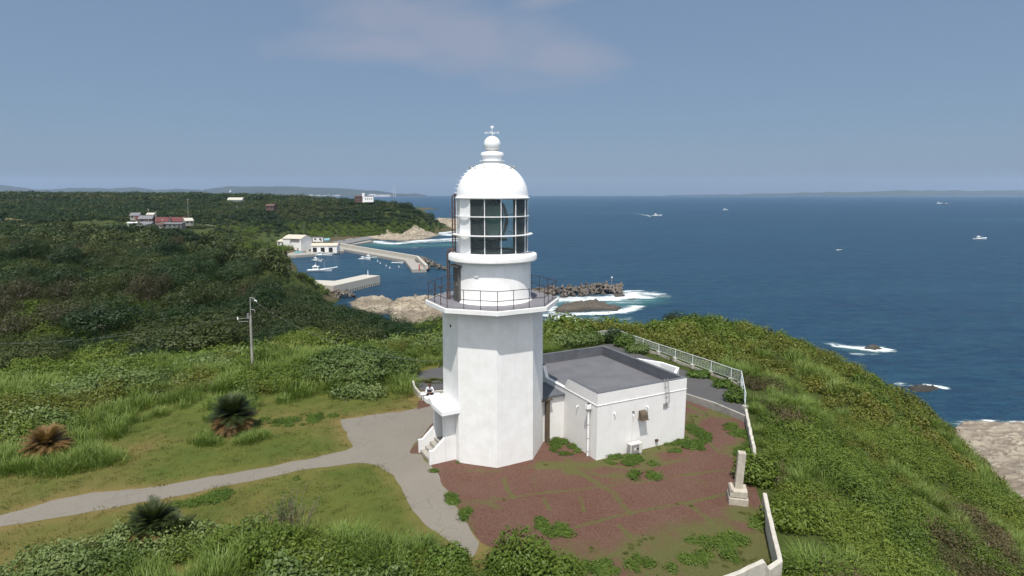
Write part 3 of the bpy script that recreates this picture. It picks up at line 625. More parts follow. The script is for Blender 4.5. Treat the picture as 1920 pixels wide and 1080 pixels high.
mb = MB(); mb.lathe([(1.5, 42.40), (1.86, 42.43), (1.97, 42.46), (1.97, 42.50), (1.9, 42.53)]+[(1.88*cos(t)**.98, 42.53+1.78*sin(t)) for t in np.linspace(.03, 1.29, 22)]+[(.5, 44.26), (.3, 44.27)], (AX, AY, 0), 72); dome = mb.build('dome', M['dome'], lh)
vm = MB(); 
for s_ in (-.035, .035): vm.tube([(s_, 0, 0), (s_*1.6, -.06, .01), (s_, -.09, .05), (0, -.06, .09)], .012, 6)
vm = vm.mesh('dome_vent')
for k in range(14):
    th = R(5+k*360/14); t = .93; p = brg(th, 1.88*cos(t), 42.53+1.78*sin(t)); o = link('dome_vent', vm, M['steel'], dome); o.scale = (1.5,)*3; o.location = p-ORG[lh.name]; o.rotation_euler = (R(-35), 0, th)
rg = MB().tube([(-.09, 0, 0), (-.09, -.13, 0), (.09, -.13, 0), (.09, 0, 0)], .014, 6).mesh('rung')
for k in range(9):
    t = .12+k*.125; th = R(-84); p = brg(th, 1.86*cos(t), 42.53+1.78*sin(t)); o = link('rung', rg, M['dome'], dome); o.location = p-ORG[lh.name]; o.rotation_euler = (0, 0, th)
mb = MB(); mb.lathe([(.55, 44.22), (.52, 44.27), (.50, 44.6), (.56, 44.64), (.60, 44.66), (.60, 44.74), (.56, 44.80), (.40, 44.84), (.25, 44.86)], (AX, AY, 0), 40); nk = mb.build('ventilator_neck', M['dome'], lh)
mb = MB(); mb.lathe([(.5, 44.36), (.66, 44.36), (.66, 44.385), (.5, 44.385)], (AX, AY, 0), 40); mb.build('ring', M['dome'], nk)
mb = MB(); mb.lathe([(.28, 44.84), (.27, 44.90)]+[(.43*cos(t), 45.22+.42*sin(t)) for t in np.linspace(-.9, 1.5, 20)]+[(.03, 45.65)], (AX, AY, 0), 40); ball = mb.build('ventilator_ball', M['dome'], lh)
mb = MB()
for k in range(30):
    th = 2*pi*k/30; mb.tube([brg(th, .275, 44.88), brg(th, .33, 44.96), brg(th, .395, 45.06)], .013, 5)
mb.build('vent_slots', M['steel'], ball)
mb = MB(); mb.tube([(AX, AY, 45.62), (AX, AY, 46.2)], .02, 8, .008); mb.tube([(AX, AY, 46.0), (AX, AY, 46.06)], .035, 8)
for th in (R(80), R(-10)):
    mb.tube([brg(th, -.30, 45.8), brg(th, .30, 45.8)], .011, 6)
wv = mb.build('weather_vane', M['dome'], lh)
mb = MB(); mb.add([(AX-.12, AY, 46.1), (AX+.02, AY, 46.16), (AX+.12, AY, 46.1), (AX+.02, AY, 46.05)], [(0, 1, 2, 3)]); o = mb.build('arrow', M['dome'], wv); sm_ = o.modifiers.new('s', 'SOLIDIFY'); sm_.thickness = .012
def text(name, body, size, loc, rot, mat, parent, ext=.006):
    c = bpy.data.curves.new(name, 'FONT'); c.body = body; c.size = size; c.extrude = ext; c.align_x = 'CENTER'; c.align_y = 'CENTER'
    t_ = bpy.data.objects.new('tmp', c); me = bpy.data.meshes.new_from_object(t_); bpy.data.objects.remove(t_)
    o = link(name, me, mat, parent); o.location = Vector(loc)-ORG[parent.name]; o.rotation_euler = rot; return o
for th, ch in ((R(80), 'E'), (R(-100), 'W'), (R(170), 'N'), (R(-10), 'S')):
    text('direction_letter', ch, .15, brg(th, .33, 45.8), (R(90), 0, 0), M['dome'], wv)
# brown pipes down the seaward side
for dx, dy in ((0, 0), (.13, .05)):
    mb = MB(); r_ = 2.12
    p = brg(R(-88), r_); p = Vector((p.x+dx, p.y+dy, 0))
    mb.tube([(p.x+.3, p.y, 42.62), (p.x+.12, p.y, 42.66), (p.x, p.y, 42.56), (p.x, p.y, 42.3), (p.x, p.y, 39.72), (p.x+.02, p.y, 39.6)], .036, 8); mb.build('pipe', M['rust'], lh)
mb = MB(); q = brg(R(-88), 2.42)
for dx in (0, .1):
    mb.tube([(q.x+.35+dx, q.y, 39.66), (q.x+.16+dx, q.y, 39.8), (q.x+.04+dx, q.y, 39.72), (q.x+dx, q.y, 39.5), (q.x+dx, q.y, 37.1)], .036, 8)
mb.build('pipe', M['rust'], lh)
for k in range(7): MB().box((p.x, p.y, 39.9+k*.4), (.22, .05, .02)).build('pipe_clip', M['rust'], lh)
# the lens
mb = MB(); cx_, cy_ = AX, AY
mb.lathe([(.16, LZ0+.02), (.5, LZ0+.03), (.42, LZ0+.12), (.26, LZ0+.16), (.24, LZ0+.55), (.34, LZ0+.62), (.78, LZ0+.64), (.80, LZ0+.72), (.5, LZ0+.75), (.3, LZ0+.9)], (cx_, cy_, 0), 32); ped = mb.build('lens_pedestal', M['black'], lh)
mb = MB(); prof = []; zc = LZ0+1.72
for k in range(30):
    t = -1+2*k/29; rr = .60*math.sqrt(max(0, 1-(t*.93)**2)); prof += [(rr, zc+t*.98-.015), (rr+.045, zc+t*.98+.012)]
mb.lathe([(.05, zc-1.0)]+prof+[(.05, zc+1.0)], (cx_, cy_, 0), 32, smooth=False); lens = mb.build('fresnel_lens', M['lens'], lh)
mb = MB()
for th in (R(-66), R(70), R(178)):
    for d_ in (-.08, .08):
        mb.tube([brg(th+d_, .74*math.sqrt(max(0.02, 1-(t*.93)**2))+.05, zc+t*1.02) for t in np.linspace(-1, 1, 15)], .075, 6)
mb.build('lens_frame', M['black'], lens)
mb = MB(); mb.lathe([(1.2, LZ0+.03), (1.6, LZ0+.03), (1.6, LZ0+.12), (1.2, LZ0+.12), (1.2, LZ0+.03)], (cx_, cy_, 0), 40); mb.build('lamp_room_floor_ring', M['black'], lh)
# ---- porch with wavy canopy and steps
TN = R(-61.9); nv = Vector((sin(TN), -cos(TN), 0)); tv = Vector((cos(TN), sin(TN), 0)); A0 = Vector((AX, AY, 0))
def PL(d, t, z): return A0+nv*d+tv*t+Vector((0, 0, z))
mb = MB(); prof = [(-1.60, .0), (-1.08, .0), (-.98, .03), (-.86, .15), (-.72, .20), (-.5, .17), (-.3, .06), (-.12, .0), (.15, -.0), (1.12, -.0)]
zc = 31.66; vs = []; 
for d_ in (2.1, 3.50):
    for t, h in prof: vs.append(PL(d_, t, zc+h))
    for t, h in prof: vs.append(PL(d_, t, zc-.22+h*.4))
k = len(prof); fs = []
for i in range(k-1):
    fs += [(i, i+1, 2*k+i+1, 2*k+i), (k+i, 3*k+i, 3*k+i+1, k+i+1), (2*k+i, 2*k+i+1, 3*k+i+1, 3*k+i), (i, k+i, k+i+1, i+1)]
fs += [(0, 2*k, 3*k, k), (k-1, 2*k-1, 4*k-1, 3*k-1)]
mb.add(vs, fs); o = mb.build('porch_canopy', M['dome'], lh)
mb = MB(); t0, t1, dd = -1.2, .62, 3.12
mb.prism([PL(2.1, t1, 0)[:2], PL(dd, t1, 0)[:2], PL(dd, t1-.42, 0)[:2], PL(2.1, t1-.42, 0)[:2]], Z0, zc-.2)
mb.prism([PL(2.1, t0, 0)[:2], PL(dd, t0, 0)[:2], PL(dd, t0+.25, 0)[:2], PL(2.1, t0+.25, 0)[:2]], Z0, zc-.2)
mb.prism([PL(2.3, t0+.25, 0)[:2], PL(2.62, t0+.25, 0)[:2], PL(2.62, t1-.42, 0)[:2], PL(2.3, t1-.42, 0)[:2]], zc-.62, zc-.21)
mb.build('porch_wall', M['white'], lh)
mb = MB(); c = PL(2.6, (t0+t1)/2-.08, 30.4); mb.box(c, (.06, t1-t0-.72, 2.0), TN-pi/2); dw = mb.build('porch_door', M['steel'], lh)
c = PL(2.65, t0+.45, 30.3); mb = MB().box(c, (.05, .06, .2), TN-pi/2); mb.build('handle', M['black'], dw)
for tt, lab in ((t0, 'a'), (t1-.16, 'b')):
    mb = MB(); pr = [(4.02, -.05), (4.02, .74), (3.80, .74), (3.10, 1.38), (2.2, 1.38), (2.2, -.05)]
    off = -.003 if lab == 'a' else .163-.16+.003
    vs = [PL(d_, tt+off, Z0+z) for d_, z in pr]+[PL(d_, tt+.16+off, Z0+z) for d_, z in pr]; k = 6
    mb.add(vs, [tuple(range(k)), tuple(range(k, 2*k))[::-1]]+[(i, k+i, k+(i+1) % k, (i+1) % k) for i in range(k)]); mb.build('stair_parapet', M['white'], lh)
mb = MB()
for k in range(4): mb.prism([PL(2.2, t0+.1, 0)[:2], PL(3.95-k*.27, t0+.1, 0)[:2], PL(3.95-k*.27, t1-.17, 0)[:2], PL(2.2, t1-.17, 0)[:2]], Z0+k*.19-.02, Z0+(k+1)*.19-.02)
mb.build('porch_steps', M['conc'], lh)

# ------------------------------------------------------------------ annex building
C0 = Vector((4.47, 29.6, 0)); e1 = Vector((cos(R(26.7)), sin(R(26.7)), 0)); e2 = Vector((-sin(R(26.7)), cos(R(26.7)), 0))
WA, DA, ZR, ZP = 6.1, 8.1, 31.75, 32.4
def AN(a, b, z=0): return C0+e1*a+e2*b+Vector((0, 0, z))
an = empty('annex_building', (C0.x, C0.y, Z0), 'low white flat-roofed building with grey roof deck, attached beside the lighthouse', 'building')
def ap(m_, a0, a1, b0, b1, z0, z1): m_.prism([tuple(AN(a0, b0)[:2]), tuple(AN(a1, b0)[:2]), tuple(AN(a1, b1)[:2]), tuple(AN(a0, b1)[:2])], z0, z1); return m_
mb = MB(); ap(mb, 0, WA, 0, DA, Z0-.2, ZR-.03); mb.build('wall', M['annexw'], an)
mb = MB(); ap(mb, -.025, WA+.025, -.025, DA+.025, ZR-.03, ZR+.0); mb.build('drip_moulding', M['white'], an)
mb = MB(); ap(mb, .19, WA-.19, .19, DA-.19, ZR-.03, ZR+.012); roof = mb.build('roof', M['roofgrey'], an)
mb = MB(); g1, g2_ = 3.3, 5.4; pw = .2
ap(mb, 0, WA, 0, pw, ZR+.001, ZP-.02); ap(mb, WA-pw, WA, pw, DA, ZR+.001, ZP-.02); ap(mb, 0, WA-pw, DA-pw, DA, ZR+.001, ZP-.02)
def slopedpar(m_, b0, b1, s0, s1):
    vs = [AN(a_, b_, z) for a_ in (0, pw) for b_, z in ((b0, ZR+.001), (b1, ZR+.001), (b1-s1, ZP-.02), (b0+s0, ZP-.02))]
    m_.add(vs, [(0, 1, 2, 3)[::-1], (4, 5, 6, 7), (0, 1, 5, 4), (1, 2, 6, 5), (2, 3, 7, 6), (3, 0, 4, 7)])
slopedpar(mb, pw, g1, 0, .38); slopedpar(mb, g2_, DA-pw, .38, 0)
mb.build('parapet', M['annexw'], an)
mb = MB(); ap(mb, .0, WA+.0, -.0, pw+.02, ZP-.017, ZP+.0); ap(mb, WA-pw-.02, WA, pw+.02, DA, ZP-.017, ZP); ap(mb, 0, WA-pw-.02, DA-pw-.02, DA, ZP-.017, ZP)
ap(mb, 0.0, pw+.02, pw+.02, g1-.38, ZP-.017, ZP); ap(mb, 0.0, pw+.02, g2_+.38, DA-pw-.02, ZP-.017, ZP)
ap(mb, pw+.003, WA-pw-.003, pw+.001, pw+.015, ZR+.01, ZP-.018); ap(mb, WA-pw-.015, WA-pw-.001, pw+.016, DA-pw-.016, ZR+.01, ZP-.018); ap(mb, pw+.003, WA-pw-.003, DA-pw-.015, DA-pw-.001, ZR+.01, ZP-.018)
mb.build('parapet_coating', M['parapetin'], an)
# corridor between tower and annex
mb = MB(); ap(mb, -3.4, -.0, g1+.02, g2_, Z0-.2, 31.30); mb.build('link_wall', M['annexw'], an)
mb = MB(); ap(mb, -3.2, -.0, g1-.12, g2_+.1, 31.302, 31.42); ap(mb, -3.2, -.9, g1-.16, g1-.12, 31.25, 31.40); mb.build('link_roof', M['parapetin'], an)
mb = MB(); ap(mb, -1.28, -1.05, g1-.22, g1-.02, Z0, 31.24); mb.build('duct', M['brown'], an, bevel=.01)
mb = MB(); ap(mb, -1.9, -.92, g1-.3, g1-.03, 31.24, 31.30); mb.build('duct_cap', M['brown'], an)
def hit(px, py, P0, nrm):
    u = (540-py)/F; r = (px-960)/F; d = Vector((r, CP+u*SP, -SP+u*CP)); o_ = Vector((0, 0, HC)); return o_+d*((Vector(P0)-o_).dot(nrm)/d.dot(nrm))
fn = -e2; lf = -e1
def FH(px, py): return hit(px, py, C0, fn)
def LH(px, py): return hit(px, py, C0, lf)
rz = R(26.7)
# parts on the front wall
p = FH(1247, 716); q = FH(1250, 753); mb = MB()
for s_ in (-.11, .11): mb.tube([p+e1*s_+fn*.02+Vector((0, 0, .18)), p+e1*s_+fn*.13+Vector((0, 0, .12)), q+e1*s_+fn*.13, q+e1*s_+fn*.02], .017, 6)
for k in range(3): pp = p.lerp(q, k/2); mb.tube([pp-e1*.11+fn*.13, pp+e1*.11+fn*.13], .014, 6)
mb.build('wall_ladder', M['steel'], an)
p = FH(1247, 759.5); MB().box(p+fn*.03, (.28, .06, .24), rz).build('junction_box', M['steel'], an)
vk = MB(); vk.tube([(0, 0, 0), (0, -.07, 0), (0, -.10, -.02), (0, -.10, -.08)], .032, 10); vk = vk.mesh('wall_vent')
for (px, py, pl) in ((1151.6, 774, 0), (1213, 762, 0), (1084, 761, 1), (1186, 777, 0)):
    p = (LH if pl else FH)(px, py); o = link('wall_vent', vk, M['dome'], an); o.location = p-ORG[an.name]; o.rotation_euler = (0, 0, rz-(pi/2 if pl else 0))
p = FH(1187, 772); MB().box(p+fn*.03, (.12, .06, .14), rz).build('meter_box', M['steel'], an)
a_ = FH(1186, 779); b_ = FH(1184.5, 830); MB().tube([a_+fn*.04, b_+fn*.04], .022, 6).build('conduit', M['annexw'], an)
# curved brown hood
p = FH(1202.5, 783.5); mb = MB(); hw = .21; ts = np.linspace(0, pi/2, 8); arc = [(.02, .46)]+[(.02+.30*sin(t), .12+.34*cos(t)) for t in ts[1:]]+[(.34, .0), (.02, .0)]
k = len(arc); vs = [p+e1*s_+fn*d_+Vector((0, 0, z)) for s_ in (-hw, hw) for d_, z in arc]
mb.add(vs, [tuple(range(k)), tuple(range(k, 2*k))[::-1]]+[(i, k+i, k+(i+1) % k, (i+1) % k) for i in range(k)]); mb.box(p+fn*.19+Vector((0, 0, -.01)), (.5, .4, .02), rz); mb.build('vent_hood', M['brown'], an)
p = FH(1230, 825); MB().box(p+fn*.05, (.16, .12, .13), rz).build('low_wall_vent', M['rust'], an)
p = FH(1265.5, 825); MB().box(p+fn*.03, (.07, .07, .07), rz).build('tap', M['steel'], an)
# rainwater pipe and hopper
p = LH(1108, 761); mb = MB(); mb.box(p+lf*.17+Vector((0, 0, -.0)), (.26, .22, .26), rz); mb.add([], []); hp_ = mb.build('rain_hopper', M['dome'], an, bevel=.01)
MB().box(p+lf*.17+Vector((0, 0, .135)), (.2, .17, .012), rz).build('hopper_grille', M['black'], hp_)
MB().box(p+lf*.17+Vector((0, 0, -.2)), (.17, .15, .14), rz).build('hopper_outlet', M['steel'], hp_)
pb = p+lf*.15; MB().tube([(pb.x, pb.y, p.z-.25), (pb.x, pb.y, 28.75)], .055, 12).build('rain_pipe', M['dome'], an)
for z in (29.0, 29.75, 30.5): MB().tube([(pb.x, pb.y, z), (pb.x, pb.y, z+.03)], .068, 12).build('pipe_bracket', M['steel'], an)
# air conditioner
p = Vector(G(1190, 852)); ac = empty('air_conditioner', (p.x, p.y, Z0), 'cream outdoor air conditioner with grey fan grille at the foot of the annex wall', 'air conditioner')
c = p+Vector((0, 0, .38))-fn*.02
MB().box(c, (.78, .32, .58), rz).build('casing', M['acw'], ac, bevel=.015)
MB().box(c+fn*.165-e1*.08, (.5, .02, .48), rz).build('fan_grille', M['acg'], ac)
MB().box(c+fn*.182-e1*.10, (.15, .012, .15), rz).build('fan_hub', M['acw'], ac)
MB().box(c+fn*.182+e1*.05, (.13, .012, .07), rz).build('brand_plate', M['black'], ac)
mb = MB()
for k in range(9): mb.box(c-e1*.395+Vector((0, 0, -.22+k*.055)), (.012, .26, .028), rz)
mb.build('side_louvre', M['acg'], ac)
for s_ in (-.28, .28): MB().box(p+e1*s_+Vector((0, 0, .045)), (.09, .34, .09), rz).build('foot', M['conc'], ac)

# ------------------------------------------------------------------ white mesh fence beside the road
FP = [((1120.9, 634), 621.6), ((1155, 636.6), 617.8), ((1180, 647.5), 626.8), ((1205.6, 656.2), 635.6), ((1234.9, 665), 645.6), ((1265.6, 677.5), 655.3), ((1298, 690), 666), ((1332.5, 703), 677), ((1370, 717), 690.4), ((1388.5, 724), 696), ((1396.5, 769), 738.8)]
fb = [Vector(G(*b)) for b, t in FP]; ft = [V(b[0], t, G(*b)[1])[2] for b, t in FP]
fe = empty('mesh_fence', fb[4], 'long white wire mesh fence on concrete footings along the asphalt road', 'fence')
top = [Vector((p.x, p.y, t)) for p, t in zip(fb, ft)]; top[-1].z = top[-2].z
for i, p in enumerate(fb):
    MB().tube([(p.x, p.y, 28.75), top[i]], .03, 8).build('post', M['metalw'], fe)
    MB().box((p.x, p.y, 28.85), (.3, .3, .34), R(20)).build('footing', M['concl'], fe, bevel=.015)
mb = MB()
for i in range(len(fb)-1): mb.tube([top[i], top[i+1]], .024, 8)
mb.build('top_rail', M['metalw'], fe)
for i in range(len(fb)-1):
    mb = MB(); a_, b_ = top[i], top[i+1]; Lf = (b_-a_).length; za, zb = 29.06, 29.06
    for k in range(1, 8):
        f_ = k/8; mb.tube([(a_.x, a_.y, za+(a_.z-za)*f_), (b_.x, b_.y, zb+(b_.z-zb)*f_)], .006, 4, caps=False)
    nn_ = int(Lf/.3)
    for k in range(1, nn_):
        f_ = k/nn_; x = a_.x+(b_.x-a_.x)*f_; y = a_.y+(b_.y-a_.y)*f_; zt_ = a_.z+(b_.z-a_.z)*f_; mb.tube([(x, y, za), (x, y, zt_)], .0035, 3, caps=False)
    mb.tube([(a_.x, a_.y, za), (b_.x, b_.y, zb)], .014, 6); mb.build('mesh_panel', M['wire'], fe)
mb = MB()
for i in range(2, len(fb)-2): mb.beam(fb[i]+Vector((.05, .05, -.15)), fb[i+1]+Vector((.05, .05, -.15)), .12, .28)
mb.build('plinth', M['concl'], fe)
# ------------------------------------------------------------------ low walls
def wall(name, pts, h, w, mat, label, capm=None, seed=0, rag=0, cat='wall'):
    # one continuous wall following pts; rag = how much its top is broken away
    r = random.Random(seed); P_ = [Vector((*p[:2], Z0)) for p in pts]; Q = []
    for i in range(len(P_)-1):
        k = max(1, int((P_[i+1]-P_[i]).length/.35)) if rag or callable(h) else 1
        for j in range(k): Q.append((P_[i].lerp(P_[i+1], j/k), i+j/k))
    Q.append((P_[-1], len(P_)-1)); vs = []; fs = []
    for i, (p, s_) in enumerate(Q):
        a_ = Q[max(i-1, 0)][0]; b_ = Q[min(i+1, len(Q)-1)][0]; d = (b_-a_).normalized(); n_ = Vector((-d.y, d.x, 0))*w/2
        if 0 < i < len(Q)-1:
            d1 = (p-a_).normalized(); d2 = (b_-p).normalized(); n_ = n_/max(.5, (1+d1.dot(d2))/2)**.5
        hh = (h(s_) if callable(h) else h)-rag*r.random()**2
        vs += [p-n_-Vector((0, 0, .2)), p+n_-Vector((0, 0, .2)), p+n_+Vector((0, 0, hh)), p-n_+Vector((0, 0, hh))]
    for i in range(len(Q)-1):
        b0 = i*4; fs += [(b0+j, b0+4+j, b0+4+(j+1) % 4, b0+(j+1) % 4) for j in range(4)]
    fs += [(0, 1, 2, 3), tuple(len(vs)-4+j for j in range(4))[::-1]]
    o = MB().add(vs, fs).build(name, mat, None, tuple(P_[0])); tag(o, label, cat); b_ = o.modifiers.new('b', 'BEVEL'); b_.width = .015; b_.limit_method = 'ANGLE'; return o
wall('retaining_wall', [G(1270, 733, 29.1), G(1340, 755, 29.1), G(1399, 780, 29.1)], .42, .14, M['conc'], 'low straight grey concrete kerb wall between the asphalt road and red gravel')
wall('boundary_wall', [G(1399, 765, 29.35), G(1404, 790, 29.35), G(1411, 820, 29.35), G(1417, 850, 29.35)], .62, .16, M['concl'], 'narrow pale boundary wall with broken end running from the fence toward the stone pillar', rag=.16, seed=3)
wall('garden_wall', [G(1434, 923, 29.55), G(1443, 965, 29.55), G(1463, 1049, 29.55), G(1441, 1056, 29.55), G(1432, 1053, 29.5), G(1345, 1090, 29.5)],
     lambda s_: .85 if s_ < 2 else (.85-.18*max(0, 1-abs(s_-3)*1.3) if s_ < 4.2 else .85), .17, M['concl'], 'cracked pale concrete wall turning a corner below the stone pillar', rag=.05, seed=5)
wall('angled_wall', [G(1188, 671, 29.45), G(1240, 679, 29.45), G(1271, 689, 29.45), G(1264, 703, 29.45)], .75, .2, M['dome'], 'white angular parapet wall behind the annex roof beside the road')
wall('planter_wall', [(-7.15, 41.2), (-6.9, 40.5), (-6.4, 39.35), (-4.3, 39.9)], lambda s_: .42+(.25 if s_ < .4 else 0), .14, M['concl'], 'low pale concrete wall with a chamfered end beside the seated person')
wall('roadside_wall', [G(290, 741), G(380, 721.5), G(452, 713)], .25, .25, M['concl'], 'thin concrete kerb wall almost hidden in the bushes before the utility pole')
p = V(1278, 712, 41.3); o = MB().beam((p[0]-.1, 41.3, 28.72), (p[0]+.35, 41.2, 28.72), .05, .05)
for s_ in (-.1, .32): o.tube([(p[0]+s_, 41.2, 28.7), (p[0]+s_*.9, 41.3, 29.25)], .03, 6)
o.tube([(p[0]-.12, 41.2, 29.2), (p[0]+.36, 41.2, 29.2)], .03, 6); o.box((p[0]+.1, 41.35, 29.0), (.5, .04, .3), 0, .3); o = o.build('road_barrier', M['dome'], None, (p[0], 41.2, 28.7)); tag(o, 'small white folding barrier at the end of the angled parapet wall', 'barrier')
# ------------------------------------------------------------------ stone pillar monument
p = Vector(G(1391, 951)); mo = empty('stone_monument', p, 'weathered square stone pillar on a stepped stone base beside the garden wall', 'monument'); rm = R(-14)
p = p+Vector((0, .55, 0))
MB().box(p+Vector((0, 0, .15)), (.84, .9, .34), rm).build('lower_base', M['stone'], mo, bevel=.02)
MB().box(p+Vector((0, 0.02, .50)), (.76, .82, .32), rm).build('upper_base', M['stone'], mo, bevel=.03)
MB().box(p+Vector((.06, .05, 1.5)), (.34, .34, 1.75), rm, 0, R(2.2)).build('pillar', M['stone'], mo, bevel=.025)
MB().box(p+Vector((-.31, .0, .70)), (.11, .7, .12), rm).build('base_upstand', M['stone'], mo, bevel=.02)
# ------------------------------------------------------------------ utility pole
pb = Vector(V(473, 702, 45)); pt = Vector(V(469, 558, 45)); po = empty('utility_pole', (pb.x, 45, 27.6), 'tall thin grey utility pole rising from the bushes left of the big silvery shrub', 'pole')
mid = Vector(V(469.5, 592, 45)); MB().tube([(pb.x+.02, 45, 27.6), mid], .11, 12, .085).build('lower_pole', M['conc'], po)
MB().tube([mid+Vector((.0, 0, -.6)), pt], .05, 8, .04).build('upper_pole', M['steel'], po)
mb = MB(); mb.tube([pt, pt+Vector((.3, -.1, -.02)), pt+Vector((.6, -.2, -.35))], .03, 6); mb.build('lamp_arm', M['steel'], po)
MB().box(pt+Vector((.5, -.2, -.2)), (.2, .09, .06), 0, 0, .4).build('lamp_head', M['dome'], po, bevel=.01)
MB().tube([pt+Vector((.05, -.1, -.9)), pt+Vector((.3, -.1, -.95)), pt+Vector((.35, -.1, -1.05))], .025, 6).build('bracket', M['steel'], po)
MB().box(mid+Vector((-.13, -.1, -.0)), (.16, .16, .42)).build('transformer_box', M['concd'], po, bevel=.01)
for dz in (0, -.25): MB().tube([mid+Vector((-1.0, 0, -.25+dz)), mid+Vector((0.1, 0, -.15+dz))], .02, 6).build('crossarm', M['steel'], po)
MB().tube([mid+Vector((-1.0, 0, -.32)), mid+Vector((-1.0, 0, -.1))], .05, 8).build('insulator', M['dome'], po)
def wire(a, b, sag, n=12): return [a.lerp(b, k/n)-Vector((0, 0, sag*4*(k/n)*(1-k/n))) for k in range(n+1)]
MB().tube(wire(pt+Vector((.05, 0, -.1)), Vector((-3.8, 33.5, 33.0)), 1.2), .007, 4).build('cable', M['concd'], po)
MB().tube(wire(mid+Vector((-1, 0, -.1)), Vector(V(-150, 640, 60)), 1.0), .007, 4).build('cable', M['concd'], po)
# ------------------------------------------------------------------ bench and seated person
bx, by = -5.62, 39.0
be = empty('bench', (bx, by, Z0), 'white slatted bench under the seated person by the low wall', 'bench')
mb = MB()
for k in range(4): mb.box((bx, by-.15+k*.1, Z0+.42), (1.3, .08, .035))
mb.build('seat', M['dome'], be)
for s_ in (-.5, .5): MB().tube([(bx+s_, by-.17, Z0), (bx+s_, by-.15, Z0+.4), (bx+s_, by+.15, Z0+.4), (bx+s_, by+.17, Z0)], .025, 6).build('leg', M['dome'], be)
pe = empty('person', (bx, by, Z0), 'seated person in a white shirt and dark vest bending over a phone on the bench', 'person')
def skin(name, chains, mat, parent, sub=1):
    # chains: lists of (x, y, z, r) joined where they share a point; grown with a Skin modifier
    vid = {}; vs = []; rs = []; es = []
    for ch in chains:
        prev = None
        for x, y, z, r_ in ch:
            k = (round(x, 4), round(y, 4), round(z, 4))
            if k not in vid: vid[k] = len(vs); vs.append((x, y, z)); rs.append(r_)
            if prev is not None and prev != vid[k]: es.append((prev, vid[k]))
            prev = vid[k]
    me = bpy.data.meshes.new(name); me.from_pydata(vs, es, []); o = link(name, me, mat, parent)
    md = o.modifiers.new('skin', 'SKIN'); md.use_smooth_shade = True
    for i, s_ in enumerate(me.skin_vertices[0].data): s_.radius = (rs[i], rs[i]); s_.use_root = (i == 0)
    sb_ = o.modifiers.new('sub', 'SUBSURF'); sb_.levels = sub; sb_.render_levels = sub; return o
pel = (0, .05, .52); ch_ = (0, -.10, .82); nk_ = (0, -.17, .98)
spine = [(*pel, .13), (0, 0, .66, .115), (*ch_, .13), (*nk_, .055), (0, -.235, 1.06, .07), (0, -.25, 1.13, .09), (0, -.245, 1.17, .07)]
chains = [spine]
for s_ in (-1, 1):
    chains.append([(*pel, .13), (.10*s_, -.02, .51, .085), (.14*s_, -.42, .50, .058), (.13*s_, -.40, .27, .05), (.12*s_, -.36, .09, .036), (.13*s_, -.50, .04, .035)])
    hand = (.06*s_, -.47, .66)
    chains.append([(*ch_, .13), (.17*s_, -.12, .90, .055), (.27*s_, -.16, .68, .04), (.13*s_, -.40, .64, .028), (*hand, .026)])
    for j, (fx, L_) in enumerate(((-.03, .07), (-.012, .08), (.006, .078), (.024, .06))):
        chains.append([(*hand, .026), (hand[0]-fx*s_, hand[1]-.035, hand[2]-.01, .009), (hand[0]-fx*s_-.01*s_, hand[1]-.03-L_*.6, hand[2]+.02, .008)])
    chains.append([(*hand, .026), (hand[0]-.03*s_, hand[1]+.0, hand[2]+.035, .010), (hand[0]-.04*s_, hand[1]-.03, hand[2]+.055, .008)])
skin('body', chains, M['skin'], pe)
def ellip(m_, c, r_, n=12):
    vs = []; fs = []
    for i in range(n+1):
        for j in range(n): t = pi*i/n; p_ = 2*pi*j/n; vs.append((c[0]+r_[0]*sin(t)*cos(p_), c[1]+r_[1]*sin(t)*sin(p_), c[2]+r_[2]*cos(t)))
    for i in range(n):
        for j in range(n): fs.append((i*n+j, (i+1)*n+j, (i+1)*n+(j+1) % n, i*n+(j+1) % n))
    m_.add(vs, fs, True); return m_
W_ = Vector((bx, by, Z0))
hb_ = MB(); ellip(hb_, W_+Vector((0, -.215, 1.14)), (.098, .115, .105)); hb_.build('hair', M['hair'], pe)
skin('shirt', [[(0, .05, .5, .15), (0, 0, .66, .14), (*ch_, .15), (0, -.15, .93, .09)]]+[[(*ch_, .15), (.17*s_, -.12, .90, .072), (.27*s_, -.16, .68, .055), (.16*s_, -.36, .645, .042)] for s_ in (-1, 1)], M['cloth_w'], pe)
skin('vest', [[(0, -.06, .52, .13), (0, -.10, .66, .135), (0, -.16, .82, .135)]], M['cloth_k'], pe)
skin('trousers', [[(*pel, .15), (.10*s_, -.02, .51, .105), (.14*s_, -.42, .50, .075), (.13*s_, -.40, .27, .065), (.12*s_, -.365, .14, .055)] for s_ in (-1, 1)], M['cloth_k'], pe)
for s_ in (-1, 1): skin('shoe', [[(.12*s_, -.34, .06, .05), (.125*s_, -.42, .05, .05), (.13*s_, -.53, .04, .042)]], M['cloth_w'], pe)
for s_ in (-1, 1): skin('eye', [[(.035*s_, -.325, 1.09, .009), (.035*s_, -.333, 1.086, .007)]], M['black'], pe)
skin('phone', [], M['black'], pe) if False else None
ph = MB().box(W_+Vector((0, -.50, .70)), (.075, .012, .15), 0, -.5).build('phone', M['black'], None, tuple(W_+Vector((0, -.5, .7)))); tag(ph, 'small black phone held by the seated person', 'phone')
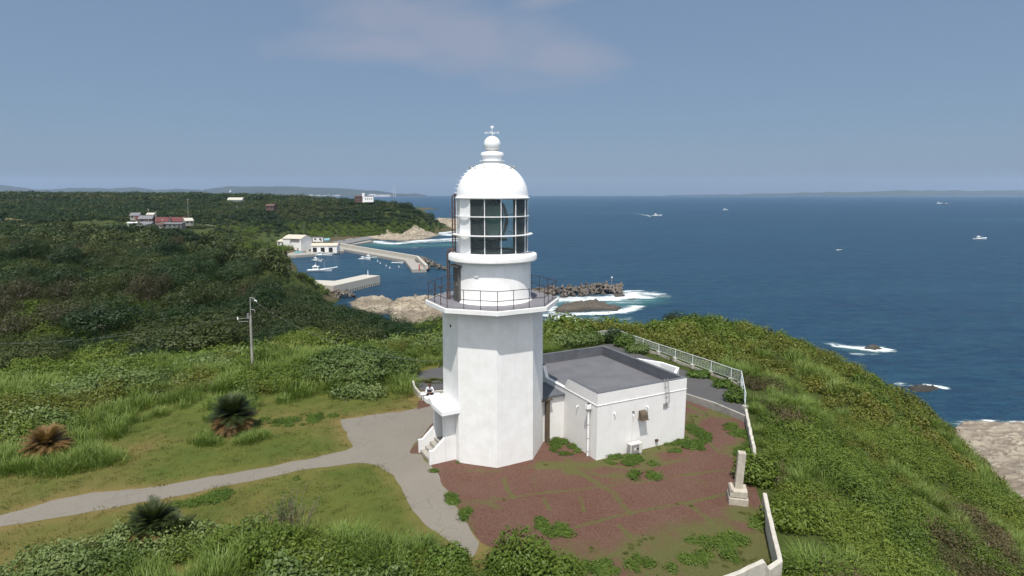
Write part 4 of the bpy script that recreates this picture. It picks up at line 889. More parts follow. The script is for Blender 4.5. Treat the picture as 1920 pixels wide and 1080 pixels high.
# ------------------------------------------------------------------ rocks, shore, surf
M['shore'] = rockmat('pale_shore_ledge', (.42, .37, .28), (.20, .16, .12), (.16, .13, .10))
def rock(name, poly, h, edge, mat, label=None, res=1., seed=0, terr=.45, kind=None, cat=None, wobb=1.5, base=-.4, org=None, group=None):
    P_ = wob(poly, wobb, 2.5, seed); A_ = np.array(P_); x0, y0 = A_.min(0)-res; x1, y1 = A_.max(0)+res
    X, Y = np.meshgrid(np.arange(x0, x1+res, res), np.arange(y0, y1+res, res)); ins = in_poly(X, Y, P_); d = seg_dist(X, Y, P_)*np.where(ins, 1, -1)
    e = np.clip(d/edge, 0, 1); hh = (h(X, Y) if callable(h) else h)
    z = base+(hh-base)*(e**.6)*(.35+.9*fbm(X, Y, edge*2.2, 5, seed))
    zt_ = np.floor(z/terr)*terr+terr*np.clip((z/terr-np.floor(z/terr))*3-1, 0, 1); z = z*.35+zt_*.65+(fbm(X*1.0, Y*2.2, 1.7*res, 3, seed+5)-.5)*.5*np.clip(hh, .5, 2)
    rg_ = np.abs(fbm(X*.8, Y*1.6, edge*.7, 4, seed+9)-.5)*4; z = z+e*hh*.32*(rg_-.7)+e*.22*hh*(np.abs(fbm(X, Y, edge*.28, 3, seed+19)-.5)*4-.7); z = np.where(d < 0, base-.5, z); keep = in_poly((X[:-1, :-1]+X[1:, 1:])/2, (Y[:-1, :-1]+Y[1:, 1:])/2, P_)
    o = grid_mesh(name, X, Y, z, keep, mat, kind=kind, smooth=False)
    if not kind: tag(o, label, cat, group)
    return o
g0 = lambda l, z=0: [G(*p, z)[:2] for p in l]
rock('rocky_shore', g0([(1790, 803), (1835, 795), (1920, 796), (2080, 800), (2400, 850), (2500, 1150), (2100, 1150), (1900, 1010), (1760, 880)]), 1.5, 9, M['shore'], res=.6, seed=2, terr=.4, kind='structure', base=.5)
rock('flat_rock', g0([(724, 578), (742, 561), (790, 559), (850, 562), (900, 580), (905, 640), (800, 640), (735, 612)]), 3.2, 5, M['rock'], 'pale layered rock platform at the water behind the left side of the gallery', .9, 3, .7, cat='rock')
rock('shore_rock', g0([(655, 568), (668, 560), (700, 557), (728, 560), (748, 567), (735, 590), (690, 590), (660, 580)]), 2.0, 4, M['rock'], 'brown low rock ledge beside the pier tetrapods', .8, 5, .5, cat='rock')
rock('headland_rock', g0([(655, 451), (700, 449), (760, 453), (800, 449), (826, 442), (812, 432), (790, 425), (740, 430), (680, 440)]), lambda X, Y: 3.0+9*np.exp(-(((X+97)/9)**2+((Y-606)/22)**2))+5*np.exp(-(((X+122)/9)**2+((Y-585)/12)**2)), 10, M['rock'], 'pale cliff and rock shelf at the foot of the wooded headland', 1.6, 8, 1.2, cat='rock', wobb=5)
rock('headland_reef', g0([(795, 430), (830, 432), (880, 430), (905, 424), (890, 417), (850, 416), (800, 416)]), 7.5, 18, M['rock'], 'low brown reef stretching out to sea from the headland', 2.5, 9, 1.2, cat='rock', wobb=6)
rock('sea_rock', g0([(1032, 584), (1050, 572), (1085, 567), (1125, 568), (1168, 577), (1160, 584), (1110, 583), (1060, 588)]), 2.2, 4, M['rockd'], 'long dark rock in white surf below the tetrapod breakwater', .8, 11, .4, cat='rock')
rock('sea_rock', g0([(1148, 555), (1172, 551), (1175, 556), (1155, 558)]), 1.4, 2, M['rockd'], 'small dark rock at the tip of the tetrapod breakwater', .7, 12, .3, cat='rock', wobb=.6)
rock('sea_rock', g0([(1170, 561), (1195, 559), (1192, 563), (1172, 564)]), .9, 2, M['rockd'], 'flat half-sunk dark rock in the surf near the long dark rock', .7, 13, .3, cat='rock', wobb=.6)
rock('sea_rock', g0([(1614, 654), (1630, 647), (1652, 650), (1660, 656), (1640, 658)]), 1.3, 2, M['rockd'], 'small wave-washed rock off the green slope, farther of two', .5, 14, .3, cat='rock', wobb=.5)
rock('sea_rock', g0([(1700, 729), (1718, 722), (1752, 724), (1764, 730), (1745, 736), (1715, 736)]), 1.5, 2, M['rockd'], 'brown wave-washed rock off the green slope, nearer of two', .5, 15, .3, cat='rock', wobb=.5)
rock('sea_rock', g0([(1090, 604), (1100, 601), (1110, 604), (1100, 607)]), .7, 1.5, M['rockd'], 'little dark rock in the foam just above the bushes', .5, 16, .3, cat='rock', wobb=.3)
rock('sea_rock', g0([(1125, 612), (1140, 607), (1155, 612), (1140, 618)]), 1.5, 2, M['rockd'], 'black rock behind the bushes beyond the fence end', .5, 17, .3, cat='rock', wobb=.3)
rock('sea_rock', g0([(845, 443), (870, 440), (885, 444), (860, 447)]), 1.8, 4, M['rockd'], 'dark rock in surf before the headland reef', 1.5, 18, .5, cat='rock', wobb=2)
FS = 1.5
FO = [  # surf lines: (pixels, spread m, strength)
 ([(672, 453), (700, 453), (740, 457), (790, 451), (830, 449), (880, 446)], 9, .75), ([(740, 456), (800, 452), (900, 450)], 14, .6), ([(820, 437), (850, 434), (880, 436)], 22, .62), ([(855, 440), (900, 438)], 20, .8), ([(760, 465), (800, 464)], 4, .4),
 ([(1025, 559), (1080, 562), (1150, 560), (1195, 552), (1225, 552)], 6, .78), ([(1040, 566), (1120, 565), (1180, 563)], 6, .45), ([(1160, 547), (1195, 545)], 3, .6), ([(1060, 590), (1120, 588), (1165, 584), (1195, 575)], 3.2, .75), ([(1030, 575), (1040, 590)], 4, .6),
 ([(1040, 590), (1065, 600), (1085, 606), (1120, 616), (1150, 622)], 6, .68), ([(1100, 600), (1170, 598)], 5, .35), ([(1190, 556), (1210, 557)], 4, .7),
 ([(1565, 646), (1590, 652), (1620, 653), (1658, 656)], 2.8, .72), ([(1600, 664), (1640, 662)], 1.6, .45), ([(1690, 722), (1715, 728)], 1.6, .8), ([(1735, 722), (1768, 728)], 1.4, .75),
 ([(1800, 794), (1835, 792), (1900, 794), (2000, 796)], 1.2, .62), ([(1800, 810), (1850, 815)], 1.5, .2), ([(640, 560), (660, 566)], 1.5, .4)]
TE = [([(670, 456), (740, 462), (860, 458)], 26, .75), ([(1030, 565), (1120, 572), (1200, 562)], 15, .9), ([(1050, 600), (1160, 600)], 12, .6), ([(1590, 655), (1650, 655)], 6, .5), ([(1800, 800), (1960, 800)], 4, .5)]
sxs = np.concatenate([np.arange(-190, 160, 2.2)]); sys_ = np.concatenate([np.arange(88, 320, 1.6), np.arange(322, 800, 4)])
X, Y = np.meshgrid(sxs, sys_); fo = np.zeros(X.shape)-.25; te = np.zeros(X.shape)-.2
for l, w_, s_ in FO: fo = np.maximum(fo, -.25+(s_+.36)*np.exp(-(seg_dist(X, Y, g0(l), False)/(w_*FS))**2))
for l, w_, s_ in TE: te = np.maximum(te, -.2+(s_+.2)*np.exp(-(seg_dist(X, Y, g0(l), False)/w_)**2))
kk = (np.maximum(fo, te) > -.1); kq = kk[:-1, :-1] | kk[1:, 1:] | kk[1:, :-1] | kk[:-1, 1:]
so_ = grid_mesh('surf', X, Y, np.full(X.shape, .05), kq, M['surf'], {'foam': fo, 'teal': te}, kind='stuff'); tag(so_, 'white surf and churned green water washing round the rocks', 'surf')

# ------------------------------------------------------------------ tetrapods
tm = MB(); ax4 = [Vector((0, 0, 1)), Vector((.943, 0, -.333)), Vector((-.471, .816, -.333)), Vector((-.471, -.816, -.333))]
for a_ in ax4: tm.tube([a_*.1, a_*.55, a_*1.12, a_*1.18], [.44, .40, .27, .2], 8)
tm = tm.mesh('tetrapod'); tm.materials.append(M['tetra'])
def tetras(line, width, h, n, size, label, group, seed):
    r = random.Random(seed); pts = [Vector((*p, 0)) for p in line]
    for i in range(n):
        t = r.random()*(len(pts)-1); k = int(t); c = pts[k].lerp(pts[k+1], t-k); d = (pts[k+1]-pts[k]).normalized(); nn = Vector((-d.y, d.x, 0)); u = r.uniform(-1, 1)
        o = bpy.data.objects.new('tetrapod', tm); S.collection.objects.link(o); o.location = c+nn*u*width/2+Vector((0, 0, h*(1-abs(u)**1.5)*r.uniform(.55, 1.05)-.1)); o.rotation_euler = (r.random()*6, r.random()*6, r.random()*6); s_ = size*r.uniform(.85, 1.1); o.scale = (s_,)*3
        tag(o, label, 'tetrapod', group)
BW = g0([(1005, 557), (1060, 553), (1110, 548), (1165, 549)])
tetras(BW, 12, 3.4, 165, 1.35, 'dark-footed concrete tetrapod heaped in the breakwater right of the lighthouse gallery', 'tetrapods of the outer breakwater', 1)
tetras(g0([(606, 547), (625, 549), (650, 556)], 1), 9, 2.6, 42, 1.35, 'pale concrete tetrapod piled at the root of the pier', 'tetrapods at the root of the pier', 2)
tetras(g0([(785, 489), (800, 499), (820, 508)]), 13, 3.2, 60, 1.35, 'tan concrete tetrapod piled on the harbour breakwater tip', 'tetrapods at the harbour breakwater tip', 3)
tetras(g0([(640, 458), (655, 457), (668, 452)]), 8, 3.0, 22, 1.4, 'grey concrete tetrapod beside the harbour road', 'tetrapods beside the harbour road', 4)
p = V(1147, 529, G(1147, 552, 0)[1]); o = MB().tube([(p[0], p[1], 3.2), (p[0], p[1], 7.2)], .12, 6).build('marker_pole', M['steel'], None, (p[0], p[1], 3.2)); tag(o, 'thin marker pole standing on the tetrapod breakwater', 'pole')
MB().box((p[0], p[1], 7.4), (.5, .5, .5)).build('lamp', M['dome'], o)
# ------------------------------------------------------------------ harbour breakwater, quay, pier
def slab(name, pts, z0, z1, mat, parent=None, label=None, cat='quay'):
    o = MB().prism([tuple(p[:2]) for p in pts], z0, z1).build(name, mat, parent, None if parent else (pts[0][0], pts[0][1], 0))
    if label: tag(o, label, cat)
    return o
q1 = g0([(640, 474), (690, 482), (762, 497), (776, 510), (790, 507), (776, 491), (700, 474), (655, 466), (625, 462)], 2.0)
hb = empty('harbour_breakwater', (q1[0][0], q1[0][1], 0), 'long concrete breakwater curving round the far side of the harbour', 'breakwater')
ln_ = [Vector((*p, 0)) for p in g0([(630, 461), (645, 464.5), (683, 471), (723, 478), (771, 486.5), (786, 504)], 2.0)]
def ribbon(name, ln, w, z0, z1, mat, parent, off=0):
    mb = MB(); vs = []; n = len(ln)
    for i, p in enumerate(ln):
        d = (ln[min(i+1, n-1)]-ln[max(i-1, 0)]).normalized(); nn = Vector((-d.y, d.x, 0)); c = p+nn*off
        vs += [c-nn*w/2+Vector((0, 0, z0)), c+nn*w/2+Vector((0, 0, z0)), c+nn*w/2+Vector((0, 0, z1)), c-nn*w/2+Vector((0, 0, z1))]
    fs = [(i*4+j, i*4+4+j, i*4+4+(j+1) % 4, i*4+(j+1) % 4) for i in range(n-1) for j in range(4)]+[(0, 1, 2, 3), tuple(4*n-4+j for j in range(4))[::-1]]
    mb.add(vs, fs); return mb.build(name, mat, parent, None if parent else tuple(ln[0]))
ribbon('deck', ln_, 8, -1, 1.7, M['conc'], hb); ribbon('sea_wall', ln_, 1.6, 1.72, 4.0, M['concl'], hb, 4.0)
p = V(786, 492, ln_[-1].y); o = MB().tube([(p[0], p[1], 1.7), (p[0], p[1], 4.6)], .35, 10, .25).build('harbour_beacon', M['redp'], None, (p[0], p[1], 1.7)); tag(o, 'small red beacon post on the end of the harbour breakwater', 'beacon')
MB().tube([(p[0], p[1], 4.6), (p[0], p[1], 5.2)], .2, 8).build('lamp', M['dome'], o)
slab('harbour_quay', g0([(555, 479), (600, 475.5), (645, 470.5), (640, 462), (700, 452), (660, 447), (560, 452), (500, 455), (500, 478)], 1.6), -1, 1.6, M['conc'], None, 'broad grey concrete quay in front of the harbour sheds')
pi_ = empty('pier', (*g0([(713, 533)])[0], 0), 'straight high-sided concrete pier with openings along its waterline', 'pier')
pa, pb_ = Vector((*G(713, 533.5, 0)[:2], 0)), Vector((*G(648, 549.5, 0)[:2], 0)); dv = (pa-pb_).normalized(); nv_ = Vector((-dv.y, dv.x, 0)); 
if nv_.y < 0: nv_ = -nv_
Lp = (pa-pb_).length; pc = pb_-dv*8
MB().prism([tuple(v[:2]) for v in (pc, pa, pa+nv_*9, pc+nv_*9)], 1.15, 4.3).build('pier_wall', M['concl'], pi_); MB().prism([tuple(v[:2]) for v in (pc+nv_*.4+dv*.2, pa+nv_*.4-dv*.2, pa+nv_*8.6-dv*.2, pc+nv_*8.6+dv*.2)], 4.303, 4.34).build('deck', M['concl'], pi_)
for k in range(15):
    c = pb_+dv*(1+(Lp-2)*k/14)+nv_*1.2; MB().box((c.x, c.y, .1), (.9, 2.4, 2.1), math.atan2(dv.y, dv.x)).build('pile', M['concl'], pi_)
MB().prism([tuple(v[:2]) for v in (pc+nv_*3, pa+nv_*3-dv*1, pa+nv_*8-dv*1, pc+nv_*8)], -1, 1.14).build('pier_core', M['concd'], pi_)
c = pa-dv*6+nv_*2.5; o = MB().tube([(c.x, c.y, 4.3), (c.x, c.y, 6.8)], .22, 8, .14).build('pier_lamp_post', M['dome'], None, (c.x, c.y, 4.3)); tag(o, 'white lamp post near the outer end of the pier', 'lamp post')
MB().tube([(c.x, c.y, 6.8), (c.x, c.y, 7.3)], .18, 8).build('lamp', M['dome'], o)
slab('slipway', g0([(575, 527), (592, 525), (655, 527.5), (640, 536), (612, 537), (585, 537)], 1.4), -1, 1.4, M['concl'], None, 'pale concrete slipway wall at the landward end of the pier')
slab('harbour_road', g0([(622, 453), (690, 443), (700, 447), (640, 459)], 2.6), 0, 2.6, M['concd'], None, 'dark grey harbour road ramp leading to the headland', 'road')

# ------------------------------------------------------------------ buildings
def house(px, py, Y, w, d, h, rh, rot, wm_, rm_, label, wins=3, cat='house', z=None, rows=1, door=True, flat=False, name='house', over=.4, winw=.9):
    p = V(px, py, Y); zb = p[2] if z is None else z; O = Vector((p[0], Y, zb)); X = Matrix.Translation(O) @ Matrix.Rotation(rot, 4, 'Z')
    e = empty(name, O, label, cat)
    def B(mb, nm, mat, par=None): mb.v = [tuple(X @ Vector(v)) for v in mb.v]; return mb.build(nm, mat, par or e)
    wl = MB().box((0, 0, h/2-.4), (w, d, h+.8))
    if not flat: wl.add([(-w/2, -d/2, h), (-w/2, d/2, h), (-w/2, 0, h+rh*.96), (w/2, -d/2, h), (w/2, d/2, h), (w/2, 0, h+rh*.96)], [(0, 2, 1), (3, 4, 5)])
    B(wl, 'wall', wm_)
    rf = MB(); a_ = w/2+over; b_ = d/2+over; t_ = .18
    if flat: rf.box((0, 0, h+.15), (w+over, d+over, .3))
    else:
        zb_ = h-rh*over/(d/2); rf.add([(-a_, -b_, zb_), (a_, -b_, zb_), (a_, 0, h+rh), (-a_, 0, h+rh), (-a_, b_, zb_), (a_, b_, zb_)]+[(-a_, -b_, zb_+t_), (a_, -b_, zb_+t_), (a_, 0, h+rh+t_), (-a_, 0, h+rh+t_), (-a_, b_, zb_+t_), (a_, b_, zb_+t_)],
              [(0, 3, 2, 1), (3, 4, 5, 2), (6, 7, 8, 9), (9, 8, 11, 10), (0, 1, 7, 6), (1, 2, 8, 7), (2, 5, 11, 8), (5, 4, 10, 11), (4, 3, 9, 10), (3, 0, 6, 9)])
    B(rf, 'roof', rm_)
    for r_ in range(rows):
        for k in range(wins):
            x = -w/2+w*(k+.5)/wins; zc_ = (r_+.55)*h/rows
            wd = B(MB().box((x, -d/2-.02, zc_), (w/wins*.45*winw, .08, h/rows*.38)), 'window', M['glassd'])
    if door: B(MB().box((w*.32, -d/2-.03, 1.0), (1.0, .1, 2.0)), 'door', M['door'])
    return e, B
e, B = house(559, 471, 436, 15.5, 13, 8.8, 2.3, R(-18), M['annexw'], M['tanroof'], 'tall white harbour shed with a light gabled roof, end wall to the water', 0, 'shed', 1.6, 1, name='harbour_shed')
B(MB().box((-1.2, -6.6, 6.6), (.5, .12, 3.0)), 'downpipe', M['steel']); B(MB().box((3.0, -6.55, 7.4), (7.5, .1, 2.2)), 'upper_cladding', M['concd'])
e, B = house(611, 471, 424, 18, 9, 4.6, 1.4, R(3), M['annexw'], M['tanroof'], 'low harbour shed with tan roof and dark open bays', 0, 'shed', 1.6, door=False, name='boat_shed')
for x in (-6.5, -1, 4.6): B(MB().box((x, -4.52, 1.7), (2.8, .12, 3.2)), 'open_bay', M['glassd'])
for x in (-8.9, -4, 1.8, 8.9): B(MB().box((x, -4.62, 2.2), (.3, .3, 4.4)), 'pillar', M['annexw'])
house(597, 452, 500, 8.5, 3, 3.2, 0, 0, M['annexw'], M['greyroof'], 'small flat-roofed white hut behind the low tan-roofed shed', 2, 'hut', None, flat=True, name='hut')
house(535, 462, 455, 8, 8, 4, 1.4, R(-30), M['annexw'], M['tanroof'], 'small pale house partly hidden left of the tall harbour shed', 2)
o = slab('blue_tarpaulin', [(p_[0]-4, p_[1]-2) if 0 else p_ for p_ in g0([(608, 449), (618, 448), (618, 452), (608, 453)], 2.6)], 2.5, 3.6, M['boatb'], None, 'turquoise tarpaulin over stacked gear by the flat-roofed hut', 'tarpaulin')
rr = random.Random(4)
for i, (px, py, c, lb) in enumerate([(556, 475, 'boatb', 'turquoise covered crate at the left end of the quay'), (563, 474, 'boatb', 'second turquoise crate on the quay before the tall shed'), (570, 474, 'acg', 'grey crate between the two harbour sheds'), (583, 471, 'brown', 'brown crate at the corner of the tall shed'), (634, 468, 'brown', 'brown crate at the right end of the tan-roofed shed'), (617, 471, 'strawfield', 'tan crate stack before the open bay of the low shed')]):
    p = G(px, py, 1.6); o = MB().box((p[0], p[1], 2.2), (2.4, 1.6, 1.2), rr.random()).box((p[0]+.3, p[1], 2.95), (1.4, 1.2, .3), rr.random()).build('crate', M[c], None, (p[0], p[1], 1.6)); tag(o, lb, 'crate')
# headland building
e, B = house(673, 378, 652, 8, 8, 5.5, 1.0, R(8), M['brownroof'], M['brownroof'], 'clifftop house on the headland with brown upper storey, white stair tower and white wing', 3, 'house', name='clifftop_house', door=False, rows=2)
B(MB().box((5.2, -1, 4.2), (2.4, 4, 10)), 'stair_tower', M['dome']); B(MB().box((11, 0, 2.6), (9.4, 7, 6.2)), 'white_wing', M['dome']); B(MB().box((11, 0, 5.9), (10, 7.6, .4)), 'wing_roof', M['greyroof'])
for k in range(4): B(MB().box((7.6+k*2.1, -3.55, 3.0), (1.2, .1, 1.8)), 'window', M['steel'])
house(443, 379, 700, 15, 9, 3, 2.2, R(5), M['annexw'], M['concl'], 'pale grey hipped roof showing among the trees on the skyline', 0, z=None, door=False, over=1)
house(509, 393, 560, 8, 6, 3.6, 1.4, R(-8), M['brownroof'], M['brownroof'], 'small reddish-brown house among trees left of the headland', 2)
for a_ in [
 (256, 411, 452, 6.5, 5, 3.0, 1.8, .1, 'annexw', 'greyroof', 'grey-roofed village house at the upper left of the group'),
 (263, 416, 448, 5, 4, 2.5, 1.2, .3, 'annexw', 'redroof', 'small village house with an orange-red lean roof'),
 (276, 419, 446, 9, 7, 3.6, 2.2, .25, 'brownroof', 'greyroof', 'grey tiled village house, largest on the left'),
 (285, 410, 456, 5, 5, 3.2, 1.2, .1, 'annexw', 'concl', 'small pale village house behind the grey tiled house'),
 (277, 428, 438, 9.5, 6, 3.2, 1.6, -.1, 'concd', 'greyroof', 'low grey village house in front of the largest grey tiled house'),
 (251, 424, 440, 7, 4, 2.4, .5, 0, 'dome', 'dome', 'white low hut at the left edge of the village'),
 (265, 430, 432, 6, 4, 2.6, .6, -.2, 'boatw', 'boatw', 'pale blue-white hut below the low grey house'),
 (307, 421, 450, 9.6, 6, 2.5, 2.9, 0, 'dome', 'redroof', 'village house with wide bright red roof over a white wall'),
 (335, 420, 455, 11, 6, 2.2, 2.9, 0, 'brownroof', 'redroof', 'village house with long dark red roof'),
 (327, 427, 440, 14, 5, 3.0, .8, -.03, 'concd', 'greyroof', 'long low grey house with a row of small windows below the red roofs'),
 (353, 421, 448, 5.5, 6, 3.0, 1.8, .8, 'annexw', 'concl', 'small white gabled house at the right end of the village'),
 (300, 428, 436, 4.5, 4, 2.8, 1.0, .4, 'annexw', 'brownroof', 'tiny tan house below the wide red roof')]:
    house(*a_[:8], M[{'annexw': 'conc', 'dome': 'concl', 'boatw': 'conc'}.get(a_[8], a_[8])], M[a_[9]], a_[10], 4 if 'long low' in a_[10] else 2)
for px, y0, y1, lb in ((278, 391, 410, 'slim utility pole behind the village houses'), (292, 396, 424, 'pale utility pole left of the red village roofs'), (283, 418, 430, 'short pole before the grey village house'), (304, 410, 428, 'thin pole before the wide red roof'), (352, 373, 400, 'tall thin mast on the wooded slope right of the village')):
    a_ = V(px, y1, 436); b_ = V(px, y0, 436); o = MB().tube([(a_[0], 436, a_[2]-3), b_], .10, 6).build('village_pole', M['concl'], None, (a_[0], 436, a_[2]-3)); tag(o, lb, 'pole'); MB().tube([(b_[0]-.9, 436, b_[2]-.6), (b_[0]+.9, 436, b_[2]-.6)], .08, 5).build('crossarm', M['concl'], o)
a_ = V(570, 446, 480); b_ = V(570, 421, 480); o = MB().tube([a_, b_], .12, 6).build('harbour_mast', M['steel'], None, a_); tag(o, 'thin mast behind the tall harbour shed', 'pole')
def field(name, poly, mat, res=4, up=.5):
    P_ = np.array(poly); X, Y = np.meshgrid(np.arange(P_[:, 0].min(), P_[:, 0].max(), res), np.arange(P_[:, 1].min(), P_[:, 1].max(), res)); keep = in_poly((X[:-1, :-1]+X[1:, 1:])/2, (Y[:-1, :-1]+Y[1:, 1:])/2, poly)
    return grid_mesh(name, X, Y, height(X, Y)+up, keep, mat)
F1 = [(-320, 232), (-195, 228), (-190, 250), (-320, 262)]; F2 = [(-450, 400), (-340, 395), (-330, 420), (-460, 440)]; F3 = [(-800, 640), (-520, 640), (-520, 700), (-800, 720)]; F4 = [(-262, 482), (-226, 480), (-222, 498), (-262, 500)]
FIELDS = [F1, F2, F3, F4]
field('ploughed_field', F1, M['dryfield']); field('straw_field', F2, M['strawfield']); field('far_field', F3, M['strawfield']); field('vegetable_field', F4, M['cropfield'])

# ------------------------------------------------------------------ boats
def boat(px, py, L_, head, label, kind='fishing', Y=None, hull='boatw', mast=0, bow=0, cab=1., name='fishing_boat', deckc='boatb', group=None):
    p = G(px, py, 0); O = Vector((p[0], p[1], 0)); X = Matrix.Translation(O) @ Matrix.Rotation(head, 4, 'Z'); e = empty(name, O, label, 'boat', group)
    def B(mb, nm, mat, par=None): mb.v = [tuple(X @ Vector(v)) for v in mb.v]; return mb.build(nm, mat, par or e)
    W_ = L_*.25; n = 13; vs = []; mb = MB()
    for i in range(n):
        t = i/(n-1); x = (t-.5)*L_; w = W_/2*(1-max(0, (t-.5)/.5)**2.4)*(.86+.14*min(1, t*4)); sh = L_*(.075+.075*max(0, t-.35)**1.6*2)
        vs += [(x, -w, sh), (x-(.03*L_ if t > .9 else 0), -w*.82, sh*.3), (x-(.06*L_ if t > .9 else 0), -w*.45, -.3), (x-(.06*L_ if t > .9 else 0), w*.45, -.3), (x-(.03*L_ if t > .9 else 0), w*.82, sh*.3), (x, w, sh)]
    fs = [(i*6+j, i*6+j+1, i*6+7+j, i*6+6+j) for i in range(n-1) for j in range(5)]+[(0, 5, 4, 3, 2, 1)]
    mb.add(vs, fs, False); hl = B(mb, 'hull', M[hull])
    mb = MB(); dk = [];
    for i in range(n): a_ = vs[i*6]; dk += [(a_[0]-.01, a_[1]*.94, a_[2]-.02*L_), (a_[0]-.01, -a_[1]*.94, a_[2]-.02*L_)]
    mb.add(dk, [(i*2, i*2+1, i*2+3, i*2+2) for i in range(n-1)]); B(mb, 'deck', M[deckc])
    mb = MB(); 
    for s_ in (0, 5): mb.tube([vs[i*6+s_] for i in range(n)], .008*L_, 5)
    B(mb, 'gunwale', M['dome'])
    z0 = .07*L_; cx_ = -.16*L_; cw = W_*.5; ch2 = .13*L_*cab
    if cab > 0:
        cb = B(MB().prism([(cx_-.11*L_, -cw/2), (cx_+.09*L_, -cw/2), (cx_+.12*L_, 0), (cx_+.09*L_, cw/2), (cx_-.11*L_, cw/2)], z0, z0+ch2), 'cabin', M['dome'])
        B(MB().box((cx_, 0, z0+ch2+.012*L_), (.27*L_, cw*1.2, .02*L_)), 'cabin_roof', M['dome'], cb)
        for s_ in (-1, 1): B(MB().box((cx_-.01*L_, s_*(cw/2+.01), z0+ch2*.68), (.15*L_, .03, ch2*.3)), 'window', M['glassd'], cb)
        B(MB().box((cx_-.02*L_, 0, z0+ch2+.05*L_), (.07*L_, cw*.5, .05*L_)), 'wheelhouse', M['dome'], cb)
    if mast: B(MB().tube([(.18*L_, 0, z0), (.18*L_, 0, z0+mast)], .06, 6, .03), 'mast', M['dome']); B(MB().tube([(cx_, 0, z0+ch2), (cx_, 0, z0+ch2+mast*.5)], .05, 6), 'aerial', M['dome'])
    if bow: B(MB().box((.5*L_+bow*.4, 0, L_*.155), (bow, W_*.35, .15), 0, 0, -.18), 'bow_platform', M['dome']); B(MB().tube([(.42*L_, 0, L_*.12), (.5*L_+bow*.8, 0, L_*.2)], .06, 6), 'bow_rail', M['dome'])
    return e
boat(600, 509, 13.5, R(8), 'white fishing boat with tall mast and long bow platform, nearest to the pier', mast=5.5, bow=3.2)
boat(595, 490, 9.5, R(-35), 'white fishing boat moored alone before the sheds', mast=2.5, bow=.8)
boat(606, 480, 13, R(6), 'long white fishing boat moored along the quay before the low shed', mast=3, bow=1.2)
boat(684, 487, 8.5, R(-12), 'white boat with dark wheelhouse windows by the breakwater, left of a pair', mast=1.5)
boat(695, 485, 10, R(-20), 'taller blue-grey fishing boat moored behind the white one of the pair', hull='boatb', mast=5)
boat(745, 494, 8, R(-14), 'low open white boat moored alone along the breakwater', cab=0)
boat(1838, 449, 13, R(4), 'white cabin cruiser at the far right of the bay', mast=3, name='motor_boat')
boat(1232, 405, 18, R(-6), 'white boat with a long wake heading across the bay', mast=3, name='motor_boat')
boat(1360, 394, 15, R(5), 'small white boat between the wake boat and the far right cruiser', mast=3, name='motor_boat')
boat(1573, 470, 5.5, R(5), 'tiny white open boat low in the water, nearest boat out at sea', cab=.35, name='motor_boat', hull='boatd')
boat(1761, 382, 26, R(5), 'distant white ship near the faint coast', mast=8, name='distant_ship')
boat(1772, 383, 24, R(170), 'distant dark ship just beside the white one', hull='boatd', cab=.4, deckc='boatd', name='distant_ship')
p = g0([(1222, 404.5), (1200, 401), (1165, 397), (1160, 396.2), (1198, 402), (1220, 406.5)]); o = MB().add([(*q, .07) for q in p], [tuple(range(len(p)))]).build('wake', M['surf']); 
at = o.data.attributes.new('foam', 'FLOAT', 'POINT'); at.data.foreach_set('value', np.array([.6, .42, .2, .2, .42, .6], np.float32)); at = o.data.attributes.new('teal', 'FLOAT', 'POINT'); at.data.foreach_set('value', np.zeros(6, np.float32)+.3); tag(o, 'thin white wake trailing behind the crossing boat', 'wake', kind='stuff')
for px, py in ((713, 494), (724, 499), (731, 503), (748, 501), (708, 490)):
    q = G(px, py, 0); o = MB().tube([(q[0], q[1], -.2), (q[0], q[1], .5)], .35, 8, .25).tube([(q[0], q[1], .5), (q[0], q[1], 1.3)], .06, 5).build('mooring_buoy', M['dome'], None, (q[0], q[1], 0)); tag(o, 'small white mooring buoy floating in the harbour by the breakwater', 'buoy', 'mooring buoys in the harbour')
# ------------------------------------------------------------------ far coast
def ridge(name, prof, Y, depth, mat, seed):
    xs_ = np.arange(prof[0][0], prof[-1][0]+1, 4.0); yy = np.interp(xs_, [p[0] for p in prof], [p[1] for p in prof])+(fbm(xs_, xs_*0, 26, 4, seed)-.5)*3.2
    T = [V(x, y, Y) for x, y in zip(xs_, yy)]; rows_ = []
    for f_, g_ in ((-1.0, -.02), (-.7, .25), (-.35, .62), (0, 1.), (.5, .7), (1., -.02)):
        rows_.append([(t[0]*(1+f_*depth/Y), Y+f_*depth, max(t[2], 3)*g_*(1+.0*seed)+(0 if g_ < 0 or g_ == 1 else 22*(vnoise(t[0], f_*9999, 260, seed)-.5))) for t in T])
    Xa = np.array([[q[0] for q in r_] for r_ in rows_]); Ya = np.array([[q[1] for q in r_] for r_ in rows_]); Za = np.array([[q[2] for q in r_] for r_ in rows_])
    return grid_mesh(name, Xa, Ya, Za, None, mat)
M['hill'] = plain('distant_wooded_hill', (.022, .034, .028), (.036, .048, .036), .9, .002, 0)
ridge('distant_hills', [(-400, 350), (0, 347), (22, 349), (60, 355), (120, 354), (150, 352), (200, 353), (245, 351), (290, 356), (330, 354), (380, 356), (430, 349), (520, 350), (600, 352), (660, 355), (700, 357), (745, 362), (800, 365)], 9300, 700, M['hill'], 1)
ridge('far_peninsula', [(1250, 366), (1480, 362), (1560, 360), (1640, 359), (1700, 357), (1760, 357), (1820, 358), (1920, 357), (2300, 356)], 11600, 500, M['hill'], 2)
tb = MB().box((0, 0, .5), (1, 1, 1)).mesh('town_block'); at = tb.attributes.new('lr', 'FLOAT', 'POINT')
M['town'] = plain('town_walls', (.60, .58, .56), (.40, .38, .38), .8, .005, 0)
r = np.random.default_rng(3); tp = []
